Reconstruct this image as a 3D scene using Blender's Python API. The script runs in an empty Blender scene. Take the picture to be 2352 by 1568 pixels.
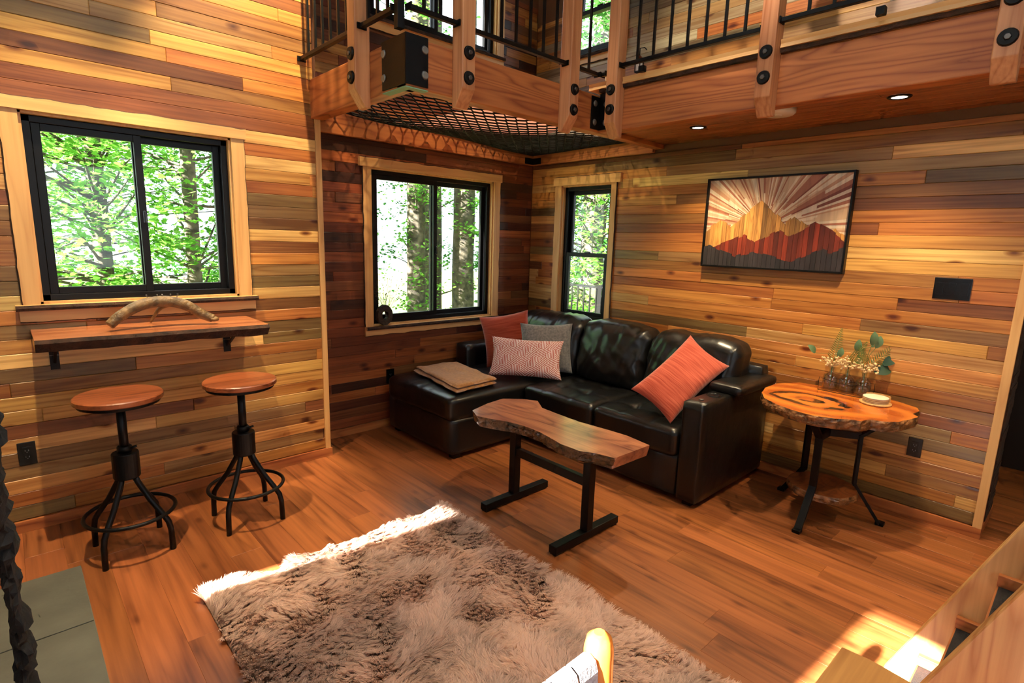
import bpy, bmesh, math, random
import numpy as np
from mathutils import Vector, Matrix, noise as mnoise

PI = math.pi
SC = bpy.context.scene
COL = SC.collection
rnd = random.Random(7)
nrg = np.random.default_rng(11)

# ------------------------------------------------------------------ camera
def cam_axes(yaw, pit, rol):
    f = Vector((math.sin(yaw)*math.cos(pit), math.cos(yaw)*math.cos(pit), math.sin(pit)))
    r = Vector((math.cos(yaw), -math.sin(yaw), 0)); u = r.cross(f)
    return r*math.cos(rol)+u*math.sin(rol), -r*math.sin(rol)+u*math.cos(rol), f
CAM_LOC = Vector((-3.957, -4.0206, 1.6))
CR, CU, CF = cam_axes(0.75, -0.1819, 0.0298)
cd = bpy.data.cameras.new('camera'); cd.sensor_width = 36; cd.lens = 1256.8/2352*36; cd.clip_start = 0.02
co = bpy.data.objects.new('camera', cd); COL.objects.link(co)
co.matrix_world = Matrix(((CR.x, CU.x, -CF.x, CAM_LOC.x), (CR.y, CU.y, -CF.y, CAM_LOC.y), (CR.z, CU.z, -CF.z, CAM_LOC.z), (0, 0, 0, 1)))
SC.camera = co

# ------------------------------------------------------------------ world, sun, exposure
W = bpy.data.worlds.new('sky'); SC.world = W; W.use_nodes = True
WB = W.node_tree.nodes['Background']
WB.inputs[0].default_value = (0.80, 0.91, 1.0, 1); WB.inputs[1].default_value = 3.6
SUN_DIR = Vector((1, -0.085, -0.5)).normalized()
sl = bpy.data.lights.new('sun', 'SUN'); sl.energy = 100; sl.angle = 0.012; sl.color = (1, 0.95, 0.86)
so = bpy.data.objects.new('sun', sl); COL.objects.link(so); so.location = (-12, -2, 9)
so.rotation_euler = SUN_DIR.to_track_quat('-Z', 'Y').to_euler()
SC.view_settings.view_transform = 'Standard'; SC.view_settings.look = 'None'
SC.view_settings.gamma = 1; SC.view_settings.use_curve_mapping = False
SC.view_settings.exposure = 0.0
SC.cycles.use_denoising = True
SC.cycles.max_bounces = 7; SC.cycles.diffuse_bounces = 3; SC.cycles.glossy_bounces = 3; SC.cycles.transparent_max_bounces = 14
SC.cycles.use_adaptive_sampling = True; SC.cycles.adaptive_threshold = 0.09; SC.cycles.adaptive_min_samples = 12
SC.cycles.sample_clamp_indirect = 4
WARM = (1.0, 0.78, 0.46)

# ------------------------------------------------------------------ helpers
ORG = {}
def s2l(c):
    return tuple((x/12.92 if x <= 0.04045 else ((x+0.055)/1.055)**2.4) for x in c)
def tag(o, label=None, cat=None, group=None, kind=None):
    if label: o['label'] = label
    if cat: o['category'] = cat
    if group: o['group'] = group
    if kind: o['kind'] = kind
    return o
def thing(name, loc, label=None, cat=None, group=None, rotz=0, kind=None):
    o = bpy.data.objects.new(name, None); COL.objects.link(o)
    o.empty_display_size = 0.1
    o.location = loc; o.rotation_euler = (0, 0, rotz); ORG[o.name] = Vector(loc)
    return tag(o, label, cat, group, kind)
def link(name, me, mat, parent=None, loc=(0, 0, 0), rot=(0, 0, 0), color=None):
    o = bpy.data.objects.new(name, me); COL.objects.link(o)
    if mat is not None and not me.materials:
        for m in (mat if isinstance(mat, (list, tuple)) else [mat]): me.materials.append(m)
    if parent is not None: o.parent = parent
    o.location = loc; o.rotation_euler = rot
    if color: o.color = color
    return o
def copy_tree(o, parent=None):
    c = o.copy(); COL.objects.link(c); c.parent = parent
    for ch in list(o.children): copy_tree(ch, c)
    return c
def org(o):
    return ORG.get(o.name, Vector((0, 0, 0))) if o is not None else Vector((0, 0, 0))

class MB:
    def __init__(s): s.v = []; s.f = []; s.m = []; s.s = []
    def add(s, vs, fs, mi=0, sm=False):
        n = len(s.v); s.v += [tuple(q) for q in vs]
        for q in fs: s.f.append(tuple(i+n for i in q)); s.m.append(mi); s.s.append(sm)
        return s
    def box(s, x0, x1, y0, y1, z0, z1, mi=0):
        vs = [(x, y, z) for z in (z0, z1) for y in (y0, y1) for x in (x0, x1)]
        return s.add(vs, [(0, 2, 3, 1), (4, 5, 7, 6), (0, 1, 5, 4), (1, 3, 7, 5), (3, 2, 6, 7), (2, 0, 4, 6)], mi)
    def obox(s, c, a, b, d, mi=0):
        c, a, b, d = Vector(c), Vector(a), Vector(b), Vector(d)
        vs = [c+a*i+b*j+d*k for k in (-1, 1) for j in (-1, 1) for i in (-1, 1)]
        return s.add(vs, [(0, 2, 3, 1), (4, 5, 7, 6), (0, 1, 5, 4), (1, 3, 7, 5), (3, 2, 6, 7), (2, 0, 4, 6)], mi)
    def bar(s, p0, p1, w, h, up=(0, 0, 1), mi=0):
        p0, p1 = Vector(p0), Vector(p1); d = (p1-p0); L = d.length; d.normalize()
        up = Vector(up); sd = d.cross(up)
        if sd.length < 1e-4: sd = d.cross(Vector((1, 0, 0)))
        sd.normalize(); uu = sd.cross(d)
        return s.obox((p0+p1)/2, d*L/2, sd*w/2, uu*h/2, mi)
    def tube(s, pts, r, n=8, closed=False, mi=0, cap=True, sm=True):
        pts = [Vector(p) for p in pts]; N = len(pts)
        rs = r if isinstance(r, (list, tuple)) else [r]*N
        prev = None; vs = []
        for i, p in enumerate(pts):
            if closed: t = pts[(i+1) % N]-pts[i-1]
            else: t = pts[min(i+1, N-1)]-pts[max(i-1, 0)]
            t.normalize()
            if prev is None:
                a = t.cross(Vector((0, 0, 1)))
                if a.length < 1e-3: a = t.cross(Vector((1, 0, 0)))
            else: a = prev-t*prev.dot(t)
            a.normalize(); prev = a; b = t.cross(a)
            for k in range(n):
                an = 2*PI*k/n; vs.append(p+(a*math.cos(an)+b*math.sin(an))*rs[i])
        fs = []
        for i in range(N if closed else N-1):
            j = (i+1) % N
            for k in range(n):
                fs.append((i*n+k, i*n+(k+1) % n, j*n+(k+1) % n, j*n+k))
        s.add(vs, fs, mi, sm)
        if cap and not closed:
            b = len(s.v)-len(vs)
            s.f.append(tuple(b+k for k in reversed(range(n)))); s.m.append(mi); s.s.append(False)
            s.f.append(tuple(b+(N-1)*n+k for k in range(n))); s.m.append(mi); s.s.append(False)
        return s
    def cyl(s, p0, p1, r0, r1=None, n=14, mi=0):
        return s.tube([p0, p1], [r0, r0 if r1 is None else r1], n, mi=mi)
    def lathe(s, prof, c, n=24, mi=0, sm=True, sx=1, sy=1, cap=True):
        c = Vector(c); vs = []; fs = []
        for r, z in prof:
            for k in range(n):
                a = 2*PI*k/n; vs.append((c.x+r*math.cos(a)*sx, c.y+r*math.sin(a)*sy, c.z+z))
        for i in range(len(prof)-1):
            for k in range(n): fs.append((i*n+k, i*n+(k+1) % n, (i+1)*n+(k+1) % n, (i+1)*n+k))
        if cap: fs.append(tuple(reversed(range(n)))); fs.append(tuple((len(prof)-1)*n+k for k in range(n)))
        return s.add(vs, fs, mi, sm)
    def prism(s, poly, lo, hi, fn, mi=0):
        """poly (a,b) list; fn(a,b,c)->xyz"""
        n = len(poly); vs = [fn(a, b, lo) for a, b in poly]+[fn(a, b, hi) for a, b in poly]
        fs = [tuple(reversed(range(n))), tuple(range(n, 2*n))]
        fs += [(i, (i+1) % n, n+(i+1) % n, n+i) for i in range(n)]
        return s.add(vs, fs, mi)
    def mesh(s, name, o=Vector((0, 0, 0)), bevel=0, seg=2, fix=True):
        me = bpy.data.meshes.new(name)
        me.from_pydata([(a-o.x, b-o.y, c-o.z) for a, b, c in s.v], [], s.f)
        me.polygons.foreach_set('material_index', s.m); me.polygons.foreach_set('use_smooth', s.s)
        if fix or bevel:
            bm = bmesh.new(); bm.from_mesh(me)
            bmesh.ops.recalc_face_normals(bm, faces=bm.faces)
            if bevel:
                es = [e for e in bm.edges if len(e.link_faces) == 2 and e.calc_face_angle(0) > 0.6]
                bmesh.ops.bevel(bm, geom=es, offset=bevel, segments=seg, affect='EDGES', profile=0.5, clamp_overlap=True)
            bm.to_mesh(me); bm.free()
        me.update(); return me
    def build(s, name, mat, parent=None, bevel=0, seg=2, color=None, loc=None):
        o = org(parent) if parent is not None else Vector((0, 0, 0))
        if loc is not None:            # own origin (grain coordinates start there)
            L = Vector(loc); me = s.mesh(name, L, bevel, seg)
            ob = link(name, me, mat, parent, L-o, color=color); ORG[ob.name] = L; return ob
        me = s.mesh(name, o, bevel, seg)
        ob = link(name, me, mat, parent, color=color); ORG[ob.name] = o; return ob

def rbox(cx, cy, cz, hx, hy, hz, r, n=14, disp=None, name='pad'):
    """rounded box mesh data in world coordinates; disp(p,n)->offset vector"""
    vs, fs, idx = [], [], {}
    A = Vector((hx, hy, hz)); I = Vector((hx-r, hy-r, hz-r))
    def vert(p):
        k = (round(p[0], 5), round(p[1], 5), round(p[2], 5))
        if k in idx: return idx[k]
        P = Vector(p); q = Vector((max(-I.x, min(I.x, P.x)), max(-I.y, min(I.y, P.y)), max(-I.z, min(I.z, P.z))))
        d = P-q
        nn = d.normalized() if d.length > 1e-7 else Vector((0, 0, 1))
        w = q+nn*r
        if disp: w = w+disp(w, nn)
        idx[k] = len(vs); vs.append((w.x+cx, w.y+cy, w.z+cz)); return idx[k]
    ts = [-1+2*i/n for i in range(n+1)]
    # concentrate samples near rounded edges
    def mp(t, h): return h*t
    for ax in range(3):
        o1, o2 = (ax+1) % 3, (ax+2) % 3
        for sg in (-1, 1):
            for i in range(n):
                for j in range(n):
                    q = []
                    for (a, b) in ((i, j), (i+1, j), (i+1, j+1), (i, j+1)):
                        p = [0, 0, 0]; p[ax] = sg*A[ax]; p[o1] = mp(ts[a], A[o1]); p[o2] = mp(ts[b], A[o2]); q.append(vert(p))
                    if len(set(q)) == 4: fs.append(tuple(q) if sg > 0 else tuple(reversed(q)))
    return vs, fs

def nz(x, y, z, s=1.0): return mnoise.noise(Vector((x*s, y*s, z*s)))

# ------------------------------------------------------------------ materials
def new_mat(name):
    m = bpy.data.materials.new(name); m.use_nodes = True
    nt = m.node_tree; b = nt.nodes['Principled BSDF']; return m, nt, b
def simple(name, col, rough=0.5, metal=0, spec=0.5, bump=0, bscale=60, coat=0, var=0, vscale=8, sheen=0):
    m, nt, b = new_mat(name); N = nt.nodes; L = nt.links
    b.inputs['Base Color'].default_value = (*s2l(col), 1); b.inputs['Roughness'].default_value = rough
    b.inputs['Metallic'].default_value = metal; b.inputs['Specular IOR Level'].default_value = spec
    b.inputs['Coat Weight'].default_value = coat; b.inputs['Sheen Weight'].default_value = sheen
    if bump or var:
        tc = N.new('ShaderNodeTexCoord')
        n1 = N.new('ShaderNodeTexNoise'); n1.inputs['Scale'].default_value = bscale; n1.inputs['Detail'].default_value = 5
        L.new(tc.outputs['Object'], n1.inputs['Vector'])
        if bump:
            bp = N.new('ShaderNodeBump'); bp.inputs['Strength'].default_value = bump; bp.inputs['Distance'].default_value = 0.01
            L.new(n1.outputs['Fac'], bp.inputs['Height']); L.new(bp.outputs[0], b.inputs['Normal'])
        if var:
            n2 = N.new('ShaderNodeTexNoise'); n2.inputs['Scale'].default_value = vscale; n2.inputs['Detail'].default_value = 6
            L.new(tc.outputs['Object'], n2.inputs['Vector'])
            mx = N.new('ShaderNodeMix'); mx.data_type = 'RGBA'
            mx.inputs[6].default_value = (*s2l(tuple(max(0, c*(1-var)) for c in col)), 1)
            mx.inputs[7].default_value = (*s2l(tuple(min(1, c*(1+var)) for c in col)), 1)
            mr = N.new('ShaderNodeMapRange'); mr.inputs[1].default_value = 0.3; mr.inputs[2].default_value = 0.7
            L.new(n2.outputs['Fac'], mr.inputs[0]); L.new(mr.outputs[0], mx.inputs[0]); L.new(mx.outputs[2], b.inputs['Base Color'])
    return m
_wc = {}
def wood(name, light, dark, axis='X', rings=7.0, across=7.0, along=0.55, rough=0.42, knots=0.0, objcol=False, fine=0.35, coat=0.0, ringamt=0.55, spec=0.5, flat='', streak=0.45):
    k = (name, axis)
    if k in _wc: return _wc[k]
    m, nt, b = new_mat(name+'_'+axis.lower()); N = nt.nodes; L = nt.links
    tc = N.new('ShaderNodeTexCoord'); oi = N.new('ShaderNodeObjectInfo')
    sc = N.new('ShaderNodeMath'); sc.operation = 'MULTIPLY'; sc.inputs[1].default_value = 53.0
    L.new(oi.outputs['Random'], sc.inputs[0])
    ad = N.new('ShaderNodeVectorMath'); ad.operation = 'ADD'
    L.new(tc.outputs['Object'], ad.inputs[0]); L.new(sc.outputs[0], ad.inputs[1])
    def mapped(al, ac):
        mp = N.new('ShaderNodeMapping'); mp.inputs['Scale'].default_value = tuple(al if a == axis else ac for a in 'XYZ')
        L.new(ad.outputs[0], mp.inputs['Vector']); return mp
    m1 = mapped(along, across)
    n1 = N.new('ShaderNodeTexNoise'); n1.inputs['Scale'].default_value = 1.0; n1.inputs['Detail'].default_value = 1.5; n1.inputs['Distortion'].default_value = 0.25
    L.new(m1.outputs[0], n1.inputs['Vector'])
    mu = N.new('ShaderNodeMath'); mu.operation = 'MULTIPLY'; mu.inputs[1].default_value = rings; L.new(n1.outputs['Fac'], mu.inputs[0])
    pp = N.new('ShaderNodeMath'); pp.operation = 'PINGPONG'; pp.inputs[1].default_value = 0.5; L.new(mu.outputs[0], pp.inputs[0])
    mr = N.new('ShaderNodeMapRange'); mr.inputs[1].default_value = 0.0; mr.inputs[2].default_value = 0.5; L.new(pp.outputs[0], mr.inputs[0])
    pw = N.new('ShaderNodeMath'); pw.operation = 'POWER'; pw.inputs[1].default_value = 2.2; L.new(mr.outputs[0], pw.inputs[0])
    m2 = mapped(2.2, 70.0)
    n2 = N.new('ShaderNodeTexNoise'); n2.inputs['Scale'].default_value = 1.0; n2.inputs['Detail'].default_value = 4; L.new(m2.outputs[0], n2.inputs['Vector'])
    m3 = mapped(0.7, 5.0)
    n3 = N.new('ShaderNodeTexNoise'); n3.inputs['Scale'].default_value = 1.0; n3.inputs['Detail'].default_value = 5; L.new(m3.outputs[0], n3.inputs['Vector'])
    a1 = N.new('ShaderNodeMath'); a1.operation = 'MULTIPLY'; a1.inputs[1].default_value = ringamt; L.new(pw.outputs[0], a1.inputs[0])
    f2 = N.new('ShaderNodeMapRange'); f2.inputs[1].default_value = 0.35; f2.inputs[2].default_value = 0.7; f2.inputs[4].default_value = fine; L.new(n2.outputs['Fac'], f2.inputs[0])
    f3 = N.new('ShaderNodeMapRange'); f3.inputs[1].default_value = 0.4; f3.inputs[2].default_value = 0.75; f3.inputs[4].default_value = streak; L.new(n3.outputs['Fac'], f3.inputs[0])
    s1 = N.new('ShaderNodeMath'); s1.operation = 'ADD'; L.new(a1.outputs[0], s1.inputs[0]); L.new(f2.outputs[0], s1.inputs[1])
    s2 = N.new('ShaderNodeMath'); s2.operation = 'ADD'; s2.use_clamp = True; L.new(s1.outputs[0], s2.inputs[0]); L.new(f3.outputs[0], s2.inputs[1])
    fac = s2.outputs[0]
    if knots:
        m4 = mapped(4.2, 9.0)
        vo = N.new('ShaderNodeTexVoronoi'); vo.inputs['Scale'].default_value = 1.0; vec = m4.outputs[0]
        if flat:      # knots lie in the face of a board: two dimensional cells
            vo.voronoi_dimensions = '2D'; sx = N.new('ShaderNodeSeparateXYZ'); cx_ = N.new('ShaderNodeCombineXYZ'); L.new(vec, sx.inputs[0])
            L.new(sx.outputs[0], cx_.inputs[0]); L.new(sx.outputs[2 if flat == 'Y' else 1], cx_.inputs[1]); vec = cx_.outputs[0]
        L.new(vec, vo.inputs['Vector'])
        kr = N.new('ShaderNodeMapRange'); kr.inputs[1].default_value = 0.02; kr.inputs[2].default_value = 0.21; kr.inputs[3].default_value = knots; kr.inputs[4].default_value = 0
        L.new(vo.outputs['Distance'], kr.inputs[0])
        # only some cells have a knot
        cs = N.new('ShaderNodeSeparateColor'); L.new(vo.outputs['Color'], cs.inputs[0])
        gt = N.new('ShaderNodeMath'); gt.operation = 'GREATER_THAN'; gt.inputs[1].default_value = 0.80; L.new(cs.outputs[0], gt.inputs[0])
        km = N.new('ShaderNodeMath'); km.operation = 'MULTIPLY'; L.new(kr.outputs[0], km.inputs[0]); L.new(gt.outputs[0], km.inputs[1])
        s3 = N.new('ShaderNodeMath'); s3.operation = 'ADD'; L.new(fac, s3.inputs[0]); L.new(km.outputs[0], s3.inputs[1]); fac = s3.outputs[0]
    cr = N.new('ShaderNodeValToRGB'); e = cr.color_ramp.elements
    e[0].position = 0.0; e[0].color = (*s2l(light), 1); e[1].position = 1.0; e[1].color = (*s2l(dark), 1)
    if knots:
        e2 = cr.color_ramp.elements.new(1.0); e2.color = (*s2l(tuple(c*0.35 for c in dark)), 1); e[1].position = 0.62 if False else e[1].position
        dv = N.new('ShaderNodeMath'); dv.operation = 'MULTIPLY'; dv.inputs[1].default_value = 0.62; L.new(fac, dv.inputs[0]); fac = dv.outputs[0]
        els = cr.color_ramp.elements; els[1].position = 0.62; els[1].color = (*s2l(dark), 1); els[2].position = 1.0; els[2].color = (*s2l((dark[0]*0.62, dark[1]*0.46, dark[2]*0.40)), 1)
    L.new(fac, cr.inputs[0]); out = cr.outputs[0]
    if objcol:
        mx = N.new('ShaderNodeMix'); mx.data_type = 'RGBA'; mx.blend_type = 'MULTIPLY'; mx.inputs[0].default_value = 1
        L.new(out, mx.inputs[6]); L.new(oi.outputs['Color'], mx.inputs[7]); out = mx.outputs[2]
    L.new(out, b.inputs['Base Color'])
    b.inputs['Roughness'].default_value = rough; b.inputs['Coat Weight'].default_value = coat; b.inputs['Coat Roughness'].default_value = 0.15
    b.inputs['Specular IOR Level'].default_value = spec
    bp = N.new('ShaderNodeBump'); bp.inputs['Strength'].default_value = 0.12; bp.inputs['Distance'].default_value = 0.004
    L.new(n2.outputs['Fac'], bp.inputs['Height']); L.new(bp.outputs[0], b.inputs['Normal'])
    _wc[k] = m; return m

def cedar(ax='X'): return wood('cedar_plank', (1.0, 0.98, 0.92), (0.68, 0.56, 0.42), ax, rings=8, across=12, along=0.45, knots=1.3, objcol=True, rough=0.42, ringamt=0.40, fine=0.45, flat='Y', streak=0.65)
def fir(ax='X'): return wood('fir_beam', (0.76, 0.46, 0.24), (0.52, 0.25, 0.11), ax, rings=17, across=5.5, along=0.5, rough=0.5, ringamt=0.62, fine=0.25)
def fir_light(ax='X'): return wood('fir_trim', (0.88, 0.69, 0.44), (0.74, 0.52, 0.29), ax, rings=6, across=9, along=0.5, rough=0.45, ringamt=0.4, fine=0.25)
def slabwood(ax='X'): return wood('juniper_slab', (0.72, 0.47, 0.33), (0.40, 0.20, 0.17), ax, rings=6, across=5, along=2.4, rough=0.3, knots=0.5, coat=0.3, ringamt=0.45)
def floorwood(ax='X'): return wood('floor_board', (0.66, 0.39, 0.21), (0.40, 0.21, 0.10), ax, rings=5, across=9, along=0.6, knots=0.5, objcol=True, rough=0.36, fine=0.34, ringamt=0.45, flat='Y', streak=0.6)
M_BLACK = simple('black_metal', (0.07, 0.07, 0.07), 0.42, 0.6, bump=0.05, bscale=200)
M_IRON = simple('iron', (0.06, 0.055, 0.05), 0.5, 0.5, bump=0.15, bscale=90)
M_NUT = simple('bolt_steel', (0.42, 0.40, 0.38), 0.35, 0.8)
M_WASHER = simple('worn_steel', (0.50, 0.48, 0.45), 0.45, 0.5, var=0.2)
M_VINYL = simple('black_vinyl', (0.03, 0.03, 0.035), 0.4, 0, 0.25)
M_RUBBER = simple('rubber', (0.04, 0.04, 0.04), 0.7)
M_PLASTIC = simple('black_plastic', (0.045, 0.045, 0.05), 0.22)
M_SOCKET = simple('socket_detail', (0.42, 0.42, 0.44), 0.4)
M_WHITE = simple('white_plastic', (0.86, 0.83, 0.78), 0.45)
M_BARK = simple('bark', (0.20, 0.13, 0.09), 0.9, bump=1.0, bscale=45, var=0.5, vscale=18)
M_BARKLIGHT = simple('bark_glossy', (0.42, 0.28, 0.16), 0.35, bump=0.9, bscale=55, var=0.6, vscale=22, coat=0.3)
M_BARKDARK = simple('bark_dark_glossy', (0.27, 0.18, 0.10), 0.3, bump=1.0, bscale=50, var=0.7, vscale=26, coat=0.3)
M_HEARTH = simple('hearth_stone', (0.33, 0.33, 0.29), 0.6, bump=0.2, bscale=20, var=0.12, vscale=5)
M_GROUT = simple('grout', (0.45, 0.42, 0.36), 0.9)
M_STONE = simple('dark_rock', (0.06, 0.055, 0.05), 0.8, bump=1.0, bscale=30, var=0.5)
M_ANTLER = simple('antler', (0.38, 0.29, 0.17), 0.5, bump=0.8, bscale=50, var=0.35, vscale=26)
M_NET = simple('net_rope', (0.035, 0.035, 0.045), 0.85)
M_GREEN = simple('oxidised_strip', (0.45, 0.62, 0.50), 0.6)
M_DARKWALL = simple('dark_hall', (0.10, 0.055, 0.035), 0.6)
M_PLASTER = simple('plain_wall', (0.42, 0.26, 0.15), 0.7)

def leather():
    m, nt, b = new_mat('black_leather'); N = nt.nodes; L = nt.links
    b.inputs['Base Color'].default_value = (0.005, 0.0048, 0.0048, 1); b.inputs['Roughness'].default_value = 0.33
    b.inputs['Specular IOR Level'].default_value = 0.4; b.inputs['Coat Weight'].default_value = 0.2; b.inputs['Coat Roughness'].default_value = 0.2
    tc = N.new('ShaderNodeTexCoord'); v = N.new('ShaderNodeTexVoronoi'); v.inputs['Scale'].default_value = 260
    n = N.new('ShaderNodeTexNoise'); n.inputs['Scale'].default_value = 9; n.inputs['Detail'].default_value = 4
    L.new(tc.outputs['Object'], v.inputs['Vector']); L.new(tc.outputs['Object'], n.inputs['Vector'])
    b1 = N.new('ShaderNodeBump'); b1.inputs['Strength'].default_value = 0.06; b1.inputs['Distance'].default_value = 0.003
    b2 = N.new('ShaderNodeBump'); b2.inputs['Strength'].default_value = 0.35; b2.inputs['Distance'].default_value = 0.012
    L.new(v.outputs['Distance'], b1.inputs['Height']); L.new(n.outputs['Fac'], b2.inputs['Height'])
    L.new(b2.outputs[0], b1.inputs['Normal']); L.new(b1.outputs[0], b.inputs['Normal']); return m
M_LEATHER = leather()

def fabric(name, c1, c2, scale=(120, 14, 120), rough=0.9):
    m, nt, b = new_mat(name); N = nt.nodes; L = nt.links
    tc = N.new('ShaderNodeTexCoord'); mp = N.new('ShaderNodeMapping'); mp.inputs['Scale'].default_value = scale
    n = N.new('ShaderNodeTexNoise'); n.inputs['Scale'].default_value = 1; n.inputs['Detail'].default_value = 5
    L.new(tc.outputs['Object'], mp.inputs[0]); L.new(mp.outputs[0], n.inputs['Vector'])
    mx = N.new('ShaderNodeMix'); mx.data_type = 'RGBA'; mx.inputs[6].default_value = (*s2l(c1), 1); mx.inputs[7].default_value = (*s2l(c2), 1)
    mr = N.new('ShaderNodeMapRange'); mr.inputs[1].default_value = 0.35; mr.inputs[2].default_value = 0.65
    L.new(n.outputs['Fac'], mr.inputs[0]); L.new(mr.outputs[0], mx.inputs[0]); L.new(mx.outputs[2], b.inputs['Base Color'])
    b.inputs['Roughness'].default_value = rough; b.inputs['Sheen Weight'].default_value = 0.3; b.inputs['Specular IOR Level'].default_value = 0.2
    bp = N.new('ShaderNodeBump'); bp.inputs['Strength'].default_value = 0.5; bp.inputs['Distance'].default_value = 0.004
    L.new(n.outputs['Fac'], bp.inputs['Height']); L.new(bp.outputs[0], b.inputs['Normal']); return m
M_CORAL = fabric('coral_ribbed_cloth', (0.60, 0.22, 0.15), (0.74, 0.36, 0.27), (150, 3, 5))
M_RUST = fabric('rust_cloth', (0.58, 0.21, 0.13), (0.69, 0.30, 0.20), (6, 3, 120))
M_GREY = fabric('grey_cloth', (0.40, 0.39, 0.38), (0.52, 0.50, 0.48), (60, 60, 60))
M_TAN = fabric('tan_wool', (0.60, 0.40, 0.20), (0.72, 0.50, 0.28), (40, 90, 40))
M_WEB = fabric('grey_webbing', (0.56, 0.58, 0.62), (0.68, 0.70, 0.74), (200, 200, 200))

def pattern_mat():
    """white parallel dashes in a woven three-way block pattern on coral"""
    m, nt, b = new_mat('block_pattern_cloth'); N = nt.nodes; L = nt.links
    tc = N.new('ShaderNodeTexCoord'); sp = N.new('ShaderNodeSeparateXYZ'); L.new(tc.outputs['Object'], sp.inputs[0])
    def mth(op, a, bb=None, c=None):
        n = N.new('ShaderNodeMath'); n.operation = op
        for i, x in enumerate((a, bb, c)):
            if x is None: continue
            if isinstance(x, (int, float)): n.inputs[i].default_value = x
            else: L.new(x, n.inputs[i])
        return n.outputs[0]
    u, v = sp.outputs[0], sp.outputs[2]
    cell = 0.052
    row = mth('FLOOR', mth('DIVIDE', v, cell*0.75))
    odd = mth('PINGPONG', row, 1.0)
    uu = mth('DIVIDE', mth('ADD', u, mth('MULTIPLY', odd, cell*0.75)), cell*1.5)
    col = mth('FLOOR', uu)
    kind = mth('FLOORED_MODULO', mth('ADD', col, mth('MULTIPLY', row, 2)), 3.0)
    # stripe direction depends on kind
    a0 = mth('ADD', mth('MULTIPLY', u, 0.5), mth('MULTIPLY', v, 0.866))
    a1 = mth('ADD', mth('MULTIPLY', u, -0.5), mth('MULTIPLY', v, 0.866))
    a2 = mth('MULTIPLY', u, 1.0)
    is1 = mth('COMPARE', kind, 1.0, 0.1); is2 = mth('COMPARE', kind, 2.0, 0.1)
    is0 = mth('COMPARE', kind, 0.0, 0.1)
    t = mth('ADD', mth('ADD', mth('MULTIPLY', a0, is0), mth('MULTIPLY', a1, is1)), mth('MULTIPLY', a2, is2))
    st = mth('GREATER_THAN', mth('FRACT', mth('DIVIDE', t, 0.0128)), 0.52)
    mx = N.new('ShaderNodeMix'); mx.data_type = 'RGBA'
    mx.inputs[6].default_value = (*s2l((0.70, 0.33, 0.27)), 1); mx.inputs[7].default_value = (*s2l((0.93, 0.86, 0.83)), 1)
    L.new(st, mx.inputs[0]); L.new(mx.outputs[2], b.inputs['Base Color']); b.inputs['Roughness'].default_value = 0.9
    return m
M_PATTERN = pattern_mat()

def glass_mat(name='window_glass', tint=(1, 1, 1), refl=0.05):
    m, nt, b = new_mat(name); N = nt.nodes; L = nt.links; N.remove(b)
    t = N.new('ShaderNodeBsdfTransparent'); t.inputs[0].default_value = (*tint, 1)
    g = N.new('ShaderNodeBsdfGlossy'); g.inputs['Roughness'].default_value = 0.02
    lw = N.new('ShaderNodeLayerWeight'); lw.inputs[0].default_value = 0.5
    pw = N.new('ShaderNodeMath'); pw.operation = 'POWER'; pw.inputs[1].default_value = 3.0; L.new(lw.outputs['Facing'], pw.inputs[0])
    fr = N.new('ShaderNodeMath'); fr.operation = 'MULTIPLY_ADD'; fr.inputs[1].default_value = 0.6; fr.inputs[2].default_value = refl*0.5; L.new(pw.outputs[0], fr.inputs[0])
    mx = N.new('ShaderNodeMixShader'); L.new(fr.outputs[0], mx.inputs[0]); L.new(t.outputs[0], mx.inputs[1]); L.new(g.outputs[0], mx.inputs[2])
    L.new(mx.outputs[0], N['Material Output'].inputs[0]); return m
M_GLASS = glass_mat()
M_BOTTLE = glass_mat('bottle_glass', (0.90, 0.93, 0.94), 0.16)

def leaf_mat(name, c1, c2, trans=0.5):
    m, nt, b = new_mat(name); N = nt.nodes; L = nt.links; N.remove(b)
    tc = N.new('ShaderNodeTexCoord'); n = N.new('ShaderNodeTexNoise'); n.inputs['Scale'].default_value = 2.4; n.inputs['Detail'].default_value = 4
    L.new(tc.outputs['Object'], n.inputs['Vector'])
    mr = N.new('ShaderNodeMapRange'); mr.inputs[1].default_value = 0.3; mr.inputs[2].default_value = 0.7; L.new(n.outputs['Fac'], mr.inputs[0])
    mx = N.new('ShaderNodeMix'); mx.data_type = 'RGBA'; mx.inputs[6].default_value = (*s2l(c1), 1); mx.inputs[7].default_value = (*s2l(c2), 1); L.new(mr.outputs[0], mx.inputs[0])
    d = N.new('ShaderNodeBsdfDiffuse'); t = N.new('ShaderNodeBsdfTranslucent'); L.new(mx.outputs[2], d.inputs[0]); L.new(mx.outputs[2], t.inputs[0])
    ms = N.new('ShaderNodeMixShader'); ms.inputs[0].default_value = trans; L.new(d.outputs[0], ms.inputs[1]); L.new(t.outputs[0], ms.inputs[2])
    L.new(ms.outputs[0], N['Material Output'].inputs[0]); return m
M_LEAF = leaf_mat('maple_leaf', (0.27, 0.50, 0.17), (0.50, 0.70, 0.30), 0.65)
M_LEAFD = leaf_mat('dark_leaf', (0.16, 0.36, 0.15), (0.32, 0.52, 0.24), 0.55)
M_TRUNK = simple('tree_bark', (0.26, 0.24, 0.20), 0.95, bump=1.0, bscale=14, var=0.45, vscale=9)

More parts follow.
